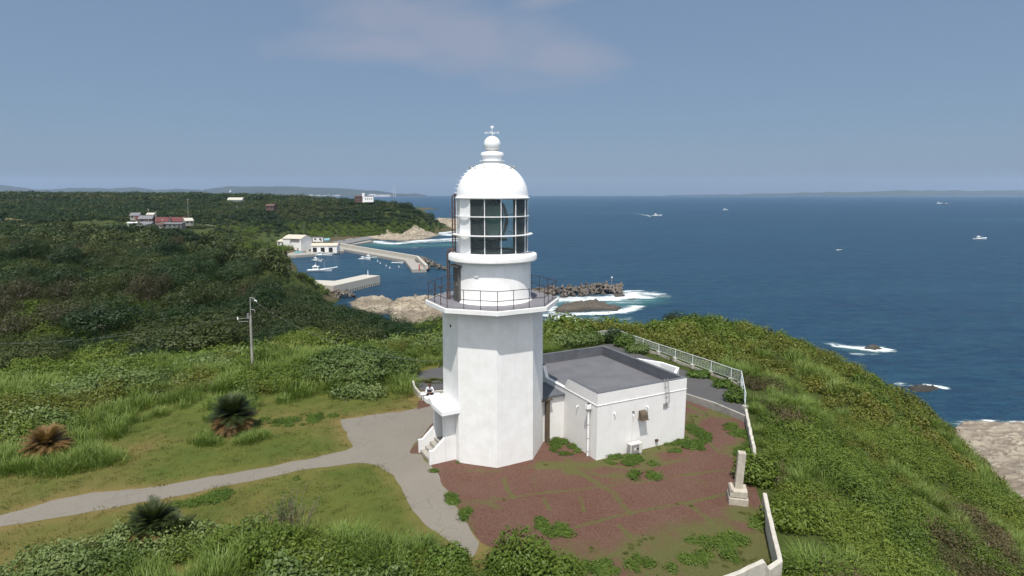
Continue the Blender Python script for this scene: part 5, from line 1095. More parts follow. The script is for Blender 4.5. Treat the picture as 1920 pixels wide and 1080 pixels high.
for i in range(900):
    px = r.choice([r.uniform(-100, 250), r.uniform(400, 640), r.uniform(250, 420)], p=[.45, .4, .15]); f_ = r.uniform(-.95, -.45); Yt = 9300+f_*700; q = V(px, 362, Yt); tp.append((q[0], Yt, 6+120*(f_+.95)*.3*r.random()))
scatter('distant_town', tp, [tb], M['town'], 'pale scattered buildings of the town below the distant hills', 'town', sc=r.uniform(10, 34, 900), tilt=0, zsq=.5)
a_ = V(690, 361, 8300); b_ = V(733, 361, 8300); o = MB().box(((a_[0]+b_[0])/2, 8300, 14), (b_[0]-a_[0], 60, 30)).box((a_[0]+60, 8310, 32), (80, 40, 10)).build('waterfront_factory', M['town'], None, (a_[0], 8300, 0)); tag(o, 'long pale industrial building on the far waterfront', 'factory')
for px in (737, 741): q = V(px, 349, 8300); o = MB().tube([(q[0], 8300, 0), (q[0], 8300, q[2])], 4, 8, 2).build('chimney', M['town'], None, (q[0], 8300, 0)); tag(o, 'faint tall chimney beside the long waterfront factory', 'chimney', 'factory chimneys')
q = V(432, 353, 8900); o = MB().box((q[0], 8900, 45), (26, 26, 90)).box((q[0], 8900, 92), (14, 14, 8)).build('tower_block', M['town'], None, (q[0], 8900, 0)); tag(o, 'pale tower block standing above the distant town', 'building')
# ------------------------------------------------------------------ vegetation
def bushclump(name, n, r_, h, size, seed, k=4, up=.45):
    rr = np.random.default_rng(seed); lob = [(0, 0, h*.30, r_*.8, r_*.8, h*.62)]
    for i in range(k): a_ = rr.random()*6.28; q = r_*rr.uniform(.35, .7); lob.append((q*cos(a_), q*sin(a_), h*rr.uniform(.15, .5), r_*rr.uniform(.35, .55), r_*rr.uniform(.35, .55), h*rr.uniform(.32, .5)))
    P_, d = blobpts(int(n*1.7), lob, seed); P_[:, 2] = np.maximum(P_[:, 2], -.1); return leafmesh(name, P_, size*.76, .6, up, nrm=d, seed=seed)
def tuft(name, n, r_, L_, w, seed, lean=.25, curve=1.1, seg=3):
    rr = np.random.default_rng(seed); a_ = rr.random(n)*2*pi; q = np.sqrt(rr.random(n))*r_; base = np.stack([q*np.cos(a_), q*np.sin(a_), np.zeros(n)-.05], -1)
    return blades(name, base, a_+rr.normal(size=n)*.7, L_*rr.uniform(.55, 1.1, n), np.abs(rr.normal(size=n)*lean), np.full(n, w), seg, curve*rr.uniform(.5, 1.3, n), seed)
BUSH = [bushclump('leaf_clump', 600, .95, 1.15, .125, 10+i) for i in range(3)]
BUSHF = [bushclump('leaf_clump', 330, 1.2, 1.3, .24, 20+i) for i in range(3)]
SLOPE = [bushclump('leaf_clump', 620, .95, .95, .105, 30+i, 5) for i in range(3)]
SLOPEF = [bushclump('leaf_clump', 360, 1.35, 1.35, .22, 36+i, 5) for i in range(3)]
SILV = [bushclump('leaf_clump', 420, .95, 1.15, .18, 40+i) for i in range(2)]
REED = [tuft('reed_tuft', 110, .55, 1.0, .034, 50+i) for i in range(3)]
SGRS = [tuft('grass_tuft', 80, .5, .85, .030, 60+i, .3, .9) for i in range(3)]
DRYT = [tuft('dry_tuft', 70, .5, .95, .026, 70+i, .35, 1.) for i in range(2)]
WEED = [bushclump('weed_clump', 260, .34, .30, .075, 80+i, 3, .7) for i in range(3)]
TURF = [tuft('turf_tuft', 60, .34, .10, .016, 90+i, .5, .8, 2) for i in range(2)]
def cp(ms, nm): return [m_.copy() for m_ in ms]
BACK = [G(*p)[:2] for p in [(-260, 900), (-100, 893), (0, 886), (90, 892), (165, 880), (215, 842), (245, 800), (330, 775), (400, 800), (470, 800), (505, 768), (560, 752), (650, 752), (735, 746), (778, 748)]]+[(-7.0, 41.2), (-7.3, 43), (-7.8, 45), (-6.6, 46.6), (-3, 48.6), (4, 50.6), (8.3, 54.2), (8.4, 57.2)]
RIGHT = [tuple(p[:2]) for p in fb]+[G(*p)[:2] for p in [(1404, 790), (1411, 830), (1420, 868), (1412, 900), (1432, 925), (1443, 968), (1463, 1052)]]
FRONT = [G(px, py, 29.1)[:2] for px, py in [(1340, 1095), (1240, 1085), (1150, 1082), (1110, 1064), (1060, 1046), (1000, 1026), (960, 1022), (905, 1030), (885, 1046), (850, 1040), (800, 1020), (765, 1000), (700, 985), (640, 975), (560, 972), (450, 975), (365, 985), (290, 985), (200, 1000), (130, 1012), (0, 1016), (-260, 1085)]]
CLEAR = BACK+RIGHT+FRONT
def outside(x, y, m_=0): return ~in_poly(x, y, CLEAR) & (seg_dist(x, y, CLEAR) > m_)
def land(x, y): return height(x, y) > 1.2
def vis(x, y, mg=80): return visible(x, y, height(x, y)+1, mg)
RIGHTSIDE = lambda x, y: (x > 8+0*y) & ~((y > 60) & (x < 9))
def patch(x, y, s_, seed): return fbm(x, y, s_, 3, seed)
# species patches: right slope
sl_pts = seedpts(8, 68, 14, 46, 1.75, lambda x, y, r: outside(x, y, .35) & (x > 9+.0*y) & land(x, y) & vis(x, y), 1, -.1)
sf_pts = seedpts(-12, 68, 46, 100, .62, lambda x, y, r: outside(x, y, .6) & ((x > 12) | (y > 58)) & land(x, y) & vis(x, y, 40), 2, -.1)
def split(pts, s_, seed): 
    v = patch(pts[:, 0], pts[:, 1], s_, seed)+rng.normal(size=len(pts))*.035; return v
v = split(sl_pts, 7, 5); dR = seg_dist(sl_pts[:, 0], sl_pts[:, 1], RIGHT, False)
hz_ = (.62+.75*patch(sl_pts[:, 0], sl_pts[:, 1], 4.5, 33)); hz_ *= np.clip(.75+dR*.12, .75, 1.)
br_ = fbm(sl_pts[:, 0], sl_pts[:, 1], 6, 3, 88)+rng.normal(size=len(sl_pts))*.03 > .70; gm_ = (v > .53) | ((dR < 6) & (v > .44) & (sl_pts[:, 1] > 27))
gm_ &= ~br_; bm_ = ~gm_ & (v < .46) & ~br_
scatter('brown_scrub', sl_pts[br_], [bushclump('twig_clump', 300, 1., 1.0, .12, 130+i, 6) for i in range(2)], LM['drybr'], 'brownish half-dead scrub in patches on the seaward slope', 'undergrowth', sc=hz_[br_]*1.1, seed=13)
scatter('slope_grass', sl_pts[gm_], REED, LM['reed'], 'tall pale green grass in patches on the seaward slope', 'grass', sc=hz_[gm_]*.95, seed=3)
scatter('slope_shrubs', sl_pts[bm_], BUSH, LM['bush'], 'bright leafy undergrowth on the seaward slope beside the wall', 'undergrowth', sc=hz_[bm_], seed=4, zsq=.85)
om_ = ~gm_ & ~bm_ & ~br_
scatter('slope_heath', sl_pts[om_], SLOPE, LM['slope'], 'olive and reddish low shrubs covering the seaward slope', 'undergrowth', sc=hz_[om_], seed=5, zsq=.8)
v = split(sf_pts, 9, 6); hz_ = .6+.85*patch(sf_pts[:, 0], sf_pts[:, 1], 6, 34); gm_ = (v > .585); bm_ = v < .43
scatter('slope_grass', sf_pts[gm_], cp(REED, 'r'), LM['reed'], 'pale grass tufts farther along the green point', 'grass', sc=hz_[gm_]*1.35, seed=6)
scatter('slope_shrubs', sf_pts[bm_], BUSHF, LM['bush'], 'bright shrubs on the far part of the green point', 'undergrowth', sc=hz_[bm_], seed=7)
om_ = ~gm_ & ~bm_
scatter('slope_heath', sf_pts[om_], SLOPEF, LM['slope'], 'olive scrub over the crest of the green point', 'undergrowth', sc=hz_[om_], seed=8)
# left side, behind and before the lawn
lf_pts = seedpts(-75, 8, 14, 60, 1.15, lambda x, y, r: outside(x, y, .35) & ~((x > 8.2) & (y < 58)) & (x < 9) & vis(x, y), 9, -.1)
lf_pts = np.concatenate([lf_pts, seedpts(-30, 8, 14, 26, 1.4, lambda x, y, r: outside(x, y, .25) & (x < 8.5) & vis(x, y), 19, -.1)]); front = lf_pts[:, 1] < 27
v = split(lf_pts, 6, 15); edge = seg_dist(lf_pts[:, 0], lf_pts[:, 1], CLEAR); hz_ = .55+.95*patch(lf_pts[:, 0], lf_pts[:, 1], 5, 35)+np.where(front, 0.0, np.clip((edge-2)*.06, -.15, .5))
hz_ = np.where(front & (lf_pts[:, 0] > -4), np.minimum(hz_, .75), hz_)
near_e = (edge < 2.6) & ~front
g_ = (v > np.where(front, .49, .535)) | (near_e & (v > .42)); d_ = near_e & (v <= .47) & (lf_pts[:, 0] < -12); s_m = (v < np.where(front, .38, .43)) & ~g_ & ~d_; g_ &= ~((lf_pts[:, 0] > -2.5) & front)
rest = ~(g_ | d_ | s_m); o_ = rest & (patch(lf_pts[:, 0], lf_pts[:, 1], 8, 44) > .53) & ~front; b_ = rest & ~o_
for nm, mk, pr, mt, lb, ct, k in (('tall_grass', g_, REED, 'reed', 'tall blue-green grass massed round the edge of the lawn', 'grass', 1.0), ('dry_grass', d_, DRYT, 'dry', 'dry straw-coloured grass along the back edge of the lawn', 'grass', .8),
      ('pale_shrubs', s_m, SILV, 'silver', 'silvery broad-leaved scrub behind the lawn', 'undergrowth', 1.), ('olive_scrub', o_, SLOPE, 'slope', 'olive scrub on the bank behind the lawn', 'undergrowth', 1.15), ('green_scrub', b_, BUSH, 'bush', 'dense green scrub before and behind the lawn', 'undergrowth', 1.)):
    scatter(nm, lf_pts[mk], cp(pr, nm), LM[mt], lb, ct, sc=hz_[mk]*k, seed=len(nm))
md_pts = seedpts(-150, 14, 56, 120, .30, lambda x, y, r: outside(x, y, 1.) & (x < 12) & ~((x > 8) & (y < 62)) & land(x, y) & vis(x, y, 40), 12, -.2)
v = split(md_pts, 10, 16); 
for nm, mk, mt, lb in (('hillside_scrub', v < .5, 'bush', 'green scrub between the trees of the valley'), ('hillside_brush', v >= .5, 'olive', 'olive brush between the trees of the valley')):
    scatter(nm, md_pts[mk], cp(BUSHF, nm), LM[mt], lb, 'undergrowth', sc=1.1+.9*patch(md_pts[mk][:, 0], md_pts[mk][:, 1], 6, 3), seed=len(nm)+40)
# weeds in the gravel and at the foot of the walls; short turf
wx = seedpts(-6, 16, 18, 42, 26, lambda x, y, r: in_poly(x, y, GRAV) & (weedf(x, y)+(fbm(x, y, .8, 3, 7)-.5)*1.4 > .92), 21)
ok = ~in_poly(wx[:, 0], wx[:, 1], [tuple(AN(-.1, -.1)[:2]), tuple(AN(WA+.1, -.1)[:2]), tuple(AN(WA+.1, DA)[:2]), tuple(AN(-3, DA)[:2]), tuple(AN(-3.5, g1)[:2]), tuple(AN(-.1, g1)[:2])]) & (np.hypot(wx[:, 0]-AX, wx[:, 1]-AY) > 2.75); wx = wx[ok]; wx[:, 2] = 28.70
scatter('gravel_weeds', wx, cp(WEED, 'w'), LM['turf'], 'sparse low weeds along the joints of the red gravel', 'weeds', .2, .45, seed=22, zsq=.4)
big = []
for px, py, rx_, ry_, n_ in [(1062, 843, .85, .5, 60), (1045, 830, .45, .35, 20), (1172, 862, 1.15, .5, 110), (1205, 868, .5, .4, 25), (1140, 856, .5, .25, 22), (1285, 833, 1.1, .65, 110), (1308, 812, .5, 1.0, 60), (1262, 845, .5, .25, 25), (1208, 893, .85, .28, 55), (1038, 997, .75, .3, 45), (1022, 988, .3, .3, 12), (1345, 1015, 1.3, .3, 34), (1390, 1035, .8, .6, 22), (1300, 1045, 1.0, .3, 16), (1385, 815, .5, 1.2, 70), (1405, 860, .5, 1.2, 60), (1120, 1065, .9, .4, 30), (852, 935, .35, .35, 14), (868, 866, .28, .2, 9), (895, 870, .5, .12, 12), (870, 962, .12, .5, 8), (1250, 1060, 1.5, .4, 22), (1415, 975, .3, .6, 12), (815, 880, .15, .4, 5), (404, 930, .8, .5, 40), (350, 945, .7, .25, 22), (365, 1020, .6, .3, 22), (545, 900, .4, .3, 10), (530, 790, 2.2, .6, 60), (590, 782, 1.5, .4, 40)]:
    c = G(px, py)
    for k in range(n_): a_ = rng.random()*6.28; q = rng.random()**.6; big.append((c[0]+rx_*q*cos(a_), c[1]+ry_*q*sin(a_)*1.3, 28.68))
big = np.array(big); big = big[fbm(big[:, 0], big[:, 1], .55, 3, 77)+rng.normal(size=len(big))*.05 > .47]; big = big[(seg_dist(big[:, 0], big[:, 1], [tuple(AN(0, 0)[:2]), tuple(AN(WA, 0)[:2])], False) > .02) & ~in_poly(big[:, 0], big[:, 1], [tuple(AN(0, 0)[:2]), tuple(AN(WA, 0)[:2]), tuple(AN(WA, DA)[:2]), tuple(AN(0, DA)[:2])]) & (np.hypot(big[:, 0]-AX, big[:, 1]-AY) > 2.7)]
scatter('weed_patches', big, cp(WEED, 'w2'), LM['weed'], 'bright green weed mats by the annex walls and on the gravel', 'weeds', .5, 1.2, seed=23, zsq=.65)
tf = seedpts(-30, -2, 19, 46, 9, lambda x, y, r: in_poly(x, y, CLEAR) & ~in_poly(x, y, PATH) & ~in_poly(x, y, GRAV) & (seg_dist(x, y, PATH) > .1) & ~in_poly(x, y, ROAD2) & vis(x, y, 20), 25); tf[:, 2] = 28.69
scatter('lawn_turf', tf, TURF, LM['turf'], 'short uneven turf of the mown lawn', 'grass', .7, 1.4, seed=26)

# ---- trees of the wood
def crown(name, seed, n, r_, h, size, lean=(0, 0), k=9, base=2.0, gap=.5):
    rr = np.random.default_rng(seed); lob = [(0, 0, base+h*.5, r_*.62, r_*.62, h*.5)]
    for i in range(k):
        a_ = 6.28*i/k+rr.random()*.6; q = r_*rr.uniform(.45, .72); lob.append((q*cos(a_)+lean[0]*q*.3, q*sin(a_), base+h*rr.uniform(.2, .55), r_*rr.uniform(.3, .48), r_*rr.uniform(.3, .48), h*rr.uniform(.26, .4)))
    P_, d = blobpts(n, lob, seed, .86); P_[:, 0] += lean[0]*(P_[:, 2]-base); return leafmesh(name, P_, size, .6, .3, nrm=d*2.2, seed=seed)
def trunk(name, seed, h, r_, k=6, mat='bark'):
    rr = random.Random(seed); m_ = MB(); top = Vector((rr.uniform(-.3, .3), rr.uniform(-.3, .3), h*.55)); m_.tube([(0, 0, -.6), (.05, .05, h*.25), top], [r_, r_*.75, r_*.6], 7)
    for i in range(k):
        a_ = 6.28*i/k+rr.random(); e_ = Vector((cos(a_)*h*rr.uniform(.4, .62), sin(a_)*h*rr.uniform(.4, .62), h*rr.uniform(.75, .98))); mdl = top.lerp(e_, .5)+Vector((rr.uniform(-.3, .3), rr.uniform(-.3, .3), -.2)); m_.tube([top-Vector((0, 0, .2)), mdl, e_], [r_*.5, r_*.3, r_*.08], 5)
    me = m_.mesh(name); me.materials.append(M[mat]); return me
M['twig'] = plain('bare_grey_twigs', (.20, .165, .13), (.13, .10, .08), .9, 3, 0)
CR = {}; TRK = [trunk('trunk', i, 4.2, .17) for i in range(3)]+[trunk('trunk', 9, 4.6, .12, 14, 'twig')]
for mt in ('dark', 'olive', 'brown', 'bush'):
    CR[mt] = []
    for i in range(3):
        c_ = crown('crown', 100+i*7+len(mt), 8500 if mt != 'brown' else 5000, 3.6, 3.6, .165, (.25, 0), 9+i, 1.9); c_.materials.append(LM[mt]); CR[mt].append(c_)
def poisson(x0, x1, y0, y1, dmin, test, seed, tries=9000):
    r = np.random.default_rng(seed); out = []; cell = {}
    X_ = r.uniform(x0, x1, tries); Y_ = r.uniform(y0, y1, tries); k = test(X_, Y_)
    for x, y in zip(X_[k], Y_[k]):
        d = dmin(y); c = (int(x/12), int(y/12)); good = True
        for i in (-1, 0, 1):
            for j in (-1, 0, 1):
                for (a_, b_) in cell.get((c[0]+i, c[1]+j), ()):
                    if (a_-x)**2+(b_-y)**2 < d*d: good = False; break
        if good: out.append((x, y)); cell.setdefault(c, []).append((x, y))
    return np.array(out)
def clear_of(x, y):
    k = height(x, y) > 3.5
    for f_ in FIELDS: k &= ~in_poly(x, y, f_)
    k &= ~((x < -205) & (x > -330) & (y > 388) & (y < 468)); k &= ~((x > -184) & (x < -120) & (y > 426) & (y < 520)); k &= ~((x < -140) & (x > -180) & (y > 643) & (y < 662))
    return k
tp = poisson(-210, 16, 57, 200, lambda y: 6.0 if y < 120 else 7.2, lambda x, y: clear_of(x, y) & outside(x, y, 3.5) & (x < 2.5) & ~((x > -12) & (y < 64)) & ~((x > -45) & (x < -14) & (y < 66)) & vis(x, y, 30) & (height(x, y) > 4) & ((y > 64) | (x < -20)), 77, 16000)
tp = tp[np.argsort(tp[:, 1])]
tn = tp[:280]; LIM = tn[:, 1].max(); SP_ = sin(PITCH); SKYL = ([0, 250, 400, 450, 520, 560, 575, 600, 640, 690, 740, 780, 800, 830, 1018, 1040, 1090], [430, 432, 425, 432, 442, 458, 475, 533, 562, 574, 590, 605, 592, 582, 590, 592, 628])
hh_ = height(tn[:, 0], tn[:, 1]); LB = {'dark': 'dark evergreen crown in the windswept wood left of the lighthouse', 'olive': 'olive-green crown in the windswept wood left of the lighthouse', 'brown': 'half-bare brownish crown in the windswept wood left of the lighthouse', 'bush': 'fresh green crown in the windswept wood left of the lighthouse'}
def tree(x, y, z, mt, i, sc, label, group, rz=None, lk=0, top=None):
    r = random.Random(i); e = bpy.data.objects.new('tree', None); S.collection.objects.link(e); e.location = (x, y, z); e.rotation_euler = (0, 0, r.uniform(-.9, .9)+lk); e.scale = (sc*r.uniform(.85, 1.25), sc*r.uniform(.85, 1.25), sc*r.uniform(.85, 1.4)); tag(e, label, 'tree', group)
    if top: e.scale[2] = max(.35, (top-z)/5.6)
    for nm, me in (('trunk', TRK[3] if mt == 'brown' else TRK[i % 3]), ('crown', CR[mt][i % 3])):
        o = bpy.data.objects.new(nm, me); S.collection.objects.link(o); o.parent = e
for i, ((x, y), z) in enumerate(zip(tn, hh_)):
    v = float(fbm(np.array([x]), np.array([y]), 26, 3, 51)[0])+rng.normal()*.09; mt = 'dark' if v < .53 else ('olive' if v < .70 else 'brown')
    if y < 80 and x > -40 and rng.random() < .2: mt = 'bush'
    sc = rng.uniform(.9, 1.65) if y > 85 else rng.uniform(.7, 1.05); d_ = y*CP-(z-HC)*SP_; px = 960+F*x/d_; hw_ = F*3.4*sc/d_; top = V(px, max(np.interp(px+o_, *SKYL) for o_ in (-hw_*.5, 0, hw_*.6, hw_)), y)[2]-rng.uniform(0, .8); hmax = (top-z)
    if hmax < 2.2: continue
    tree(x, y, z-.3, mt, i, min(sc, hmax/4.2), LB[mt], 'trees of the windswept wood', top=min(top, z+(rng.uniform(4.6, 9.2) if y > 85 else rng.uniform(3.2, 4.8))))
# trees seen singly
SINGLES = [(335, 594, 63, 'olive', 1.45, 'broad olive windswept tree crown standing above the scrub left of the utility pole'), (385, 583, 65, 'olive', 1.1, 'brown-topped windswept tree at the upper end of the broad olive crown'), (285, 630, 60, 'dark', 1.0, 'smaller dark tree at the lower end of the broad olive crown'),
      (640, 600, 62, 'olive', 1.15, 'flat-topped tree showing pale branches beneath its crown, beyond the silvery shrub'), (700, 592, 66, 'dark', 1.0, 'dark tree right of the flat-topped tree'), (752, 606, 70, 'dark', .9, 'dark tree before the layered rock platform'), (806, 594, 74, 'bush', .8, 'green tree close beside the left edge of the lighthouse'), (730, 590, 84, 'dark', .9, 'dark rounded tree above the brown rock ledge'),
      (1036, 588, 68, 'dark', .75, 'dark tree just right of the lighthouse below the gallery'), (1062, 606, 72, 'dark', .55, 'small dark tree at the right of the dark tree beside the lighthouse'), (1266, 582, 74, 'olive', .45, 'reddish shrubby tree crowning the green point'), (1178, 608, 70, 'bush', .5, 'low bushy tree beyond the fence corner'),
      (560, 612, 60, 'bush', .9, 'fresh green tree between the utility pole and the flat-topped tree'), (520, 600, 66, 'dark', 1.0, 'dark tree just right of the utility pole top'),
      (600, 566, 88, 'dark', 1.3, 'dark tree below the pier tetrapods at the edge of the wood'), (665, 578, 84, 'dark', 1.15, 'dark tree under the brown rock ledge at the edge of the wood'), (560, 575, 78, 'olive', 1.2, 'olive tree right of the utility pole at the edge of the wood'), (778, 612, 80, 'dark', .8, 'dark tree under the layered rock platform, left of the lighthouse'), (190, 640, 66, 'bush', 1.0, 'bright green tree left of the broad olive crown')]
for i, (px, py, Y_, mt, sc, lb) in enumerate(SINGLES):
    x = V(px, py, Y_)[0]; z = float(height(x, Y_)[0]); tree(x, Y_, z-.5, mt, 500+i, sc, lb, None, top=V(px, py, Y_)[2])
# ---- the far wood, which reads as one mass
FC = {mt: [crown('far_crown', 300+i+len(mt), 620, 4.2, 4.2, .72, (.15, 0), 7, .6) for i in range(2)] for mt in ('dark', 'olive')}
fp = poisson(-1100, -20, 120, 760, lambda y: 4.8+max(0, y-300)*.007, lambda x, y: clear_of(x, y) & vis(x, y, 20) & ((y > LIM-4) | (x < -205)), 78, 90000)
key = {(round(a_, 3), round(b_, 3)) for a_, b_ in tn}; fp2 = np.array([p_ for p_ in fp if p_[1] > LIM-2 or p_[0] < -205])
hd = poisson(-330, -80, 535, 735, lambda y: 4.4, lambda x, y: clear_of(x, y), 178, 26000); fp2 = np.concatenate([fp2[~((fp2[:, 0] > -330) & (fp2[:, 1] > 535) & (fp2[:, 1] < 735))], hd])
far2 = poisson(-2200, -120, 760, 1500, lambda y: 9, lambda x, y: clear_of(x, y) & vis(x, y, 20), 79, 30000)
allp = np.concatenate([fp2, far2]); z = height(allp[:, 0], allp[:, 1])-.6; v = fbm(allp[:, 0], allp[:, 1], 45, 3, 9)+rng.normal(size=len(allp))*.06; scl = np.where(allp[:, 1] > 760, 1.9, 1.0)*(.75+.55*rng.random(len(allp)))
low = np.clip((z-2)/12, .45, 1); allp = np.concatenate([allp, z[:, None]], 1)
for nm, mk, mt, lb in (('far_wood', v < .55, 'dark', 'dark far-off wood over the headland and inland plateau'), ('far_wood', v >= .55, 'olive', 'lighter olive patches of the far-off wood')):
    scatter(nm, allp[mk], FC[mt], LM[mt], lb, 'wood', sc=(scl*low)[mk], seed=90)
ug = seedpts(-330, -60, 230, 640, .08, lambda x, y, r: (height(x, y) > 2.6) & vis(x, y, 10) & ~((x < -205) & (y > 380) & (y < 475)) & ~((x > -215) & (x < -120) & (y > 430) & (y < 540)) & (height(x, y) < 14), 91)
scatter('shore_scrub', ug, cp(BUSHF, 'u'), LM['weed'], 'bright low scrub along the foot of the headland woods', 'undergrowth', sc=2.2*(.6+.6*rng.random(len(ug))), seed=92)

# ---- single plants near the lawn
def shrub(name, loc, lobes, n, size, mt, label, cat='shrub', seed=0, aspect=.65):
    P_, d = blobpts(n, lobes, seed, .68); me = leafmesh(name, P_, size, aspect, .5, nrm=d, seed=seed); o = link(name, me, LM[mt], None, loc); return tag(o, label, cat)
c = V(675, 720, 44); c = (c[0], 44.3, 28.5); rr = np.random.default_rng(5); lob = [(0, 0, .9, 4.3, 2.9, 1.5)]
for i in range(22): a_ = 6.28*rr.random(); q = rr.uniform(.3, .82); lob.append((4.2*q*cos(a_), 3.2*q*sin(a_), 1.75-q*q*1.3+rr.uniform(-.2, .3), rr.uniform(.8, 1.4), rr.uniform(.8, 1.2), rr.uniform(.6, .9)))
shrub('silvery_shrub', c, lob, 30000, .17, 'silver', 'large rounded silvery-green shrub behind the lawn, left of the lighthouse porch', seed=6)
for px, py, Y_, rx_, h_, mt, lb, sd in [(1150, 640, 55, 1.0, 1.5, 'dark', 'dark bushy shrub inside the fence corner beside the road end', 1), (1172, 650, 53.5, 1.2, 1.3, 'weed', 'yellow-green bush against the fence right of the dark corner shrub', 2), (1195, 660, 51.5, 1.3, .9, 'silver', 'greyish creeping bush spreading from the fence onto the road', 3), (1380, 752, 38.8, .95, 1.0, 'weed', 'grassy yellow-green bush at the near bend of the fence', 4), (1355, 728, 41.8, .9, .6, 'weed', 'low green bush under the fence before the last straight panel', 5), (1310, 708, 44.3, 1.1, .5, 'weed', 'flat weedy bush at the fence footing on the road side', 6), (1100, 648, 55, 2.0, 1.1, 'silver', 'pale mounded shrub behind the annex roof', 7), (1405, 890, 27.6, .9, 1.5, 'bush', 'leafy bush overhanging the gap between wall and stone pillar', 8), (1425, 890, 27.2, 1.1, 1.5, 'bush', 'leafy bush behind the stone pillar spilling over the broken wall', 9)]:
    x = V(px, py, Y_)[0]; z = float(height(x, Y_)[0]); n_ = int(1700*rx_*max(h_, .8)); shrub('shrub', (x, Y_, z), [(0, 0, h_*.4, rx_*.8, rx_*.7, h_*.55), (rx_*.4, .1, h_*.4, rx_*.5, rx_*.5, h_*.5), (-rx_*.45, -.1, h_*.35, rx_*.5, rx_*.5, h_*.45), (0, -.3*rx_, h_*.3, rx_*.6, rx_*.4, h_*.4)], n_, .13, mt, lb, seed=sd)
for px, top, Y_, rx_, mt, lb, sd in [(975, 1000, 20.3, 1.35, 'bush', 'dark leafy bush at the bottom edge beside the end of the concrete path', 21), (1045, 1035, 19.6, 1.1, 'bush', 'leafy bush at the bottom edge under the red gravel', 22), (835, 1030, 20.6, .9, 'weed', 'yellow-green bush at the bottom edge left of the path end', 23), (225, 985, 22.2, .9, 'bush', 'dark green bush left of the foreground cycad', 24), (70, 1030, 20.5, 1.2, 'silver', 'pale leafy bush in the lower left corner', 25), (1500, 985, 23.5, 1.3, 'bush', 'leafy bush above the large arching grass clump by the garden wall', 26), (170, 690, 50, 3.0, 'bush', 'broad bright green bush mound at the far left behind the lawn', 27), (60, 672, 54, 3.4, 'bush', 'big yellow-green bush mound at the left edge behind the lawn', 28), (455, 660, 50, 2.2, 'slope', 'olive bush mound just left of the utility pole', 29), (560, 648, 52, 2.6, 'slope', 'reddish-olive bush mound between the pole and the silvery shrub', 30), (300, 690, 47, 1.8, 'bush', 'rounded bush mound above the hidden kerb wall', 31)]:
    x = V(px, 700, Y_)[0]; z = float(height(x, Y_)[0]); h_ = min(3.2, max(.9, V(px, top, Y_)[2]-z)); r2 = np.random.default_rng(sd); lob = [(0, 0, h_*.4, rx_*.8, rx_*.65, h_*.6)]+[(rx_*.6*cos(a_), rx_*.5*sin(a_), h_*r2.uniform(.3, .6), rx_*r2.uniform(.3, .45), rx_*r2.uniform(.3, .4), h_*r2.uniform(.3, .42)) for a_ in np.linspace(0, 5.6, 9)]
    shrub('shrub', (x, Y_, z-.1), lob, int(2600*rx_*max(1, h_*.8)), .115 if Y_ < 30 else .17, mt, lb, seed=sd)
def cycad(px, py, Y_, L_, n_, live, dead, label, seed, up=.6):
    x = V(px, py, Y_)[0]; z = float(height(x, Y_)[0]); e = empty('cycad', (x, Y_, z), label, 'cycad palm'); rr = np.random.default_rng(seed)
    MB().tube([(x, Y_, z-.1), (x+.05, Y_, z+up)], .22, 10, .25).build('trunk', M['bark'], e)
    for nm, cnt, mt, l0, l1 in (('fronds', n_, live, .1, 1.35), ('dead_fronds', int(n_*.6), dead, 1.25, 2.1)):
        Q = []; lr = []
        for k in range(cnt):
            a_ = rr.random()*6.28; lean = rr.uniform(l0, l1); L2 = L_*rr.uniform(.8, 1.1); p = np.array([0, 0, up]); ang = lean; f_ = rr.random(); sg = 16; curve = rr.uniform(.3, 1.1)
            for s_ in range(sg):
                dr = np.array([sin(ang)*cos(a_), sin(ang)*sin(a_), cos(ang)]); p2 = p+dr*L2/sg; sd = np.array([-sin(a_), cos(a_), 0]); wl = .26*L2/1.6*math.sin(pi*(s_+1.5)/(sg+2))**.6
                for sgn in (-1, 1):
                    tipv = p2+sd*sgn*wl+dr*wl*.55+np.array([0, 0, .05*wl]); w_ = dr*.022*1.3; Q.append([p-w_*.2, p+w_+dr*.02, tipv+w_*.3, tipv-w_*.3]); lr.append(f_*.7+.3*rr.random())
                Q.append([p-sd*.012, p+sd*.012, p2+sd*.01, p2-sd*.01]); lr.append(.9)
                p = p2; ang += curve/sg
        link(nm, quads(nm, np.array(Q), np.array(lr)), LM[mt], e)
cycad(438, 800, 33.6, 1.4, 210, 'frond', 'froddry', 'dark green cycad with a skirt of brown fronds in the middle of the lawn', 1, .9)
cycad(90, 850, 30.2, 1.2, 150, 'froddry', 'froddry', 'orange-brown withered cycad at the left edge of the lawn', 2, .55)
cycad(292, 1000, 22.4, 1.1, 120, 'frond', 'froddry', 'dark cycad among the foreground scrub, lower left', 3, .6)
cycad(335, 1010, 22.2, .85, 60, 'frond', 'froddry', 'smaller brownish cycad right beside the dark foreground one', 4, .4)
def ringpatch(px, py, rx_, n_, protos, mt, label, seed, ry=None, sc=.8, name='grass_clump'):
    c = G(px, py); r = np.random.default_rng(seed); P_ = []
    for k in range(n_): a_ = r.random()*6.28; q = r.uniform(.25, 1)**.6; P_.append((c[0]+rx_*q*cos(a_), c[1]+(ry or rx_)*q*sin(a_), 28.68))
    scatter(name, P_, cp(protos, 'q'), LM[mt], label, 'grass', sc=sc*r.uniform(.7, 1.2, n_), seed=seed)
ringpatch(430, 822, 2.1, 60, SGRS, 'reed', 'ring of uncut grass round the foot of the lawn cycad', 31, 1.1, .6)
ringpatch(100, 868, 3.6, 120, SGRS, 'reed', 'uncut grass round the withered cycad', 32, 1.5, .9)
ringpatch(818, 716, 1.3, 50, SGRS, 'turf', 'small strip of grass on the service road left of the lighthouse', 34, .5, .3)
ringpatch(60, 850, 2.6, 30, REED, 'dry', 'brown dry grass round the withered cycad', 33, 1.2, .6)
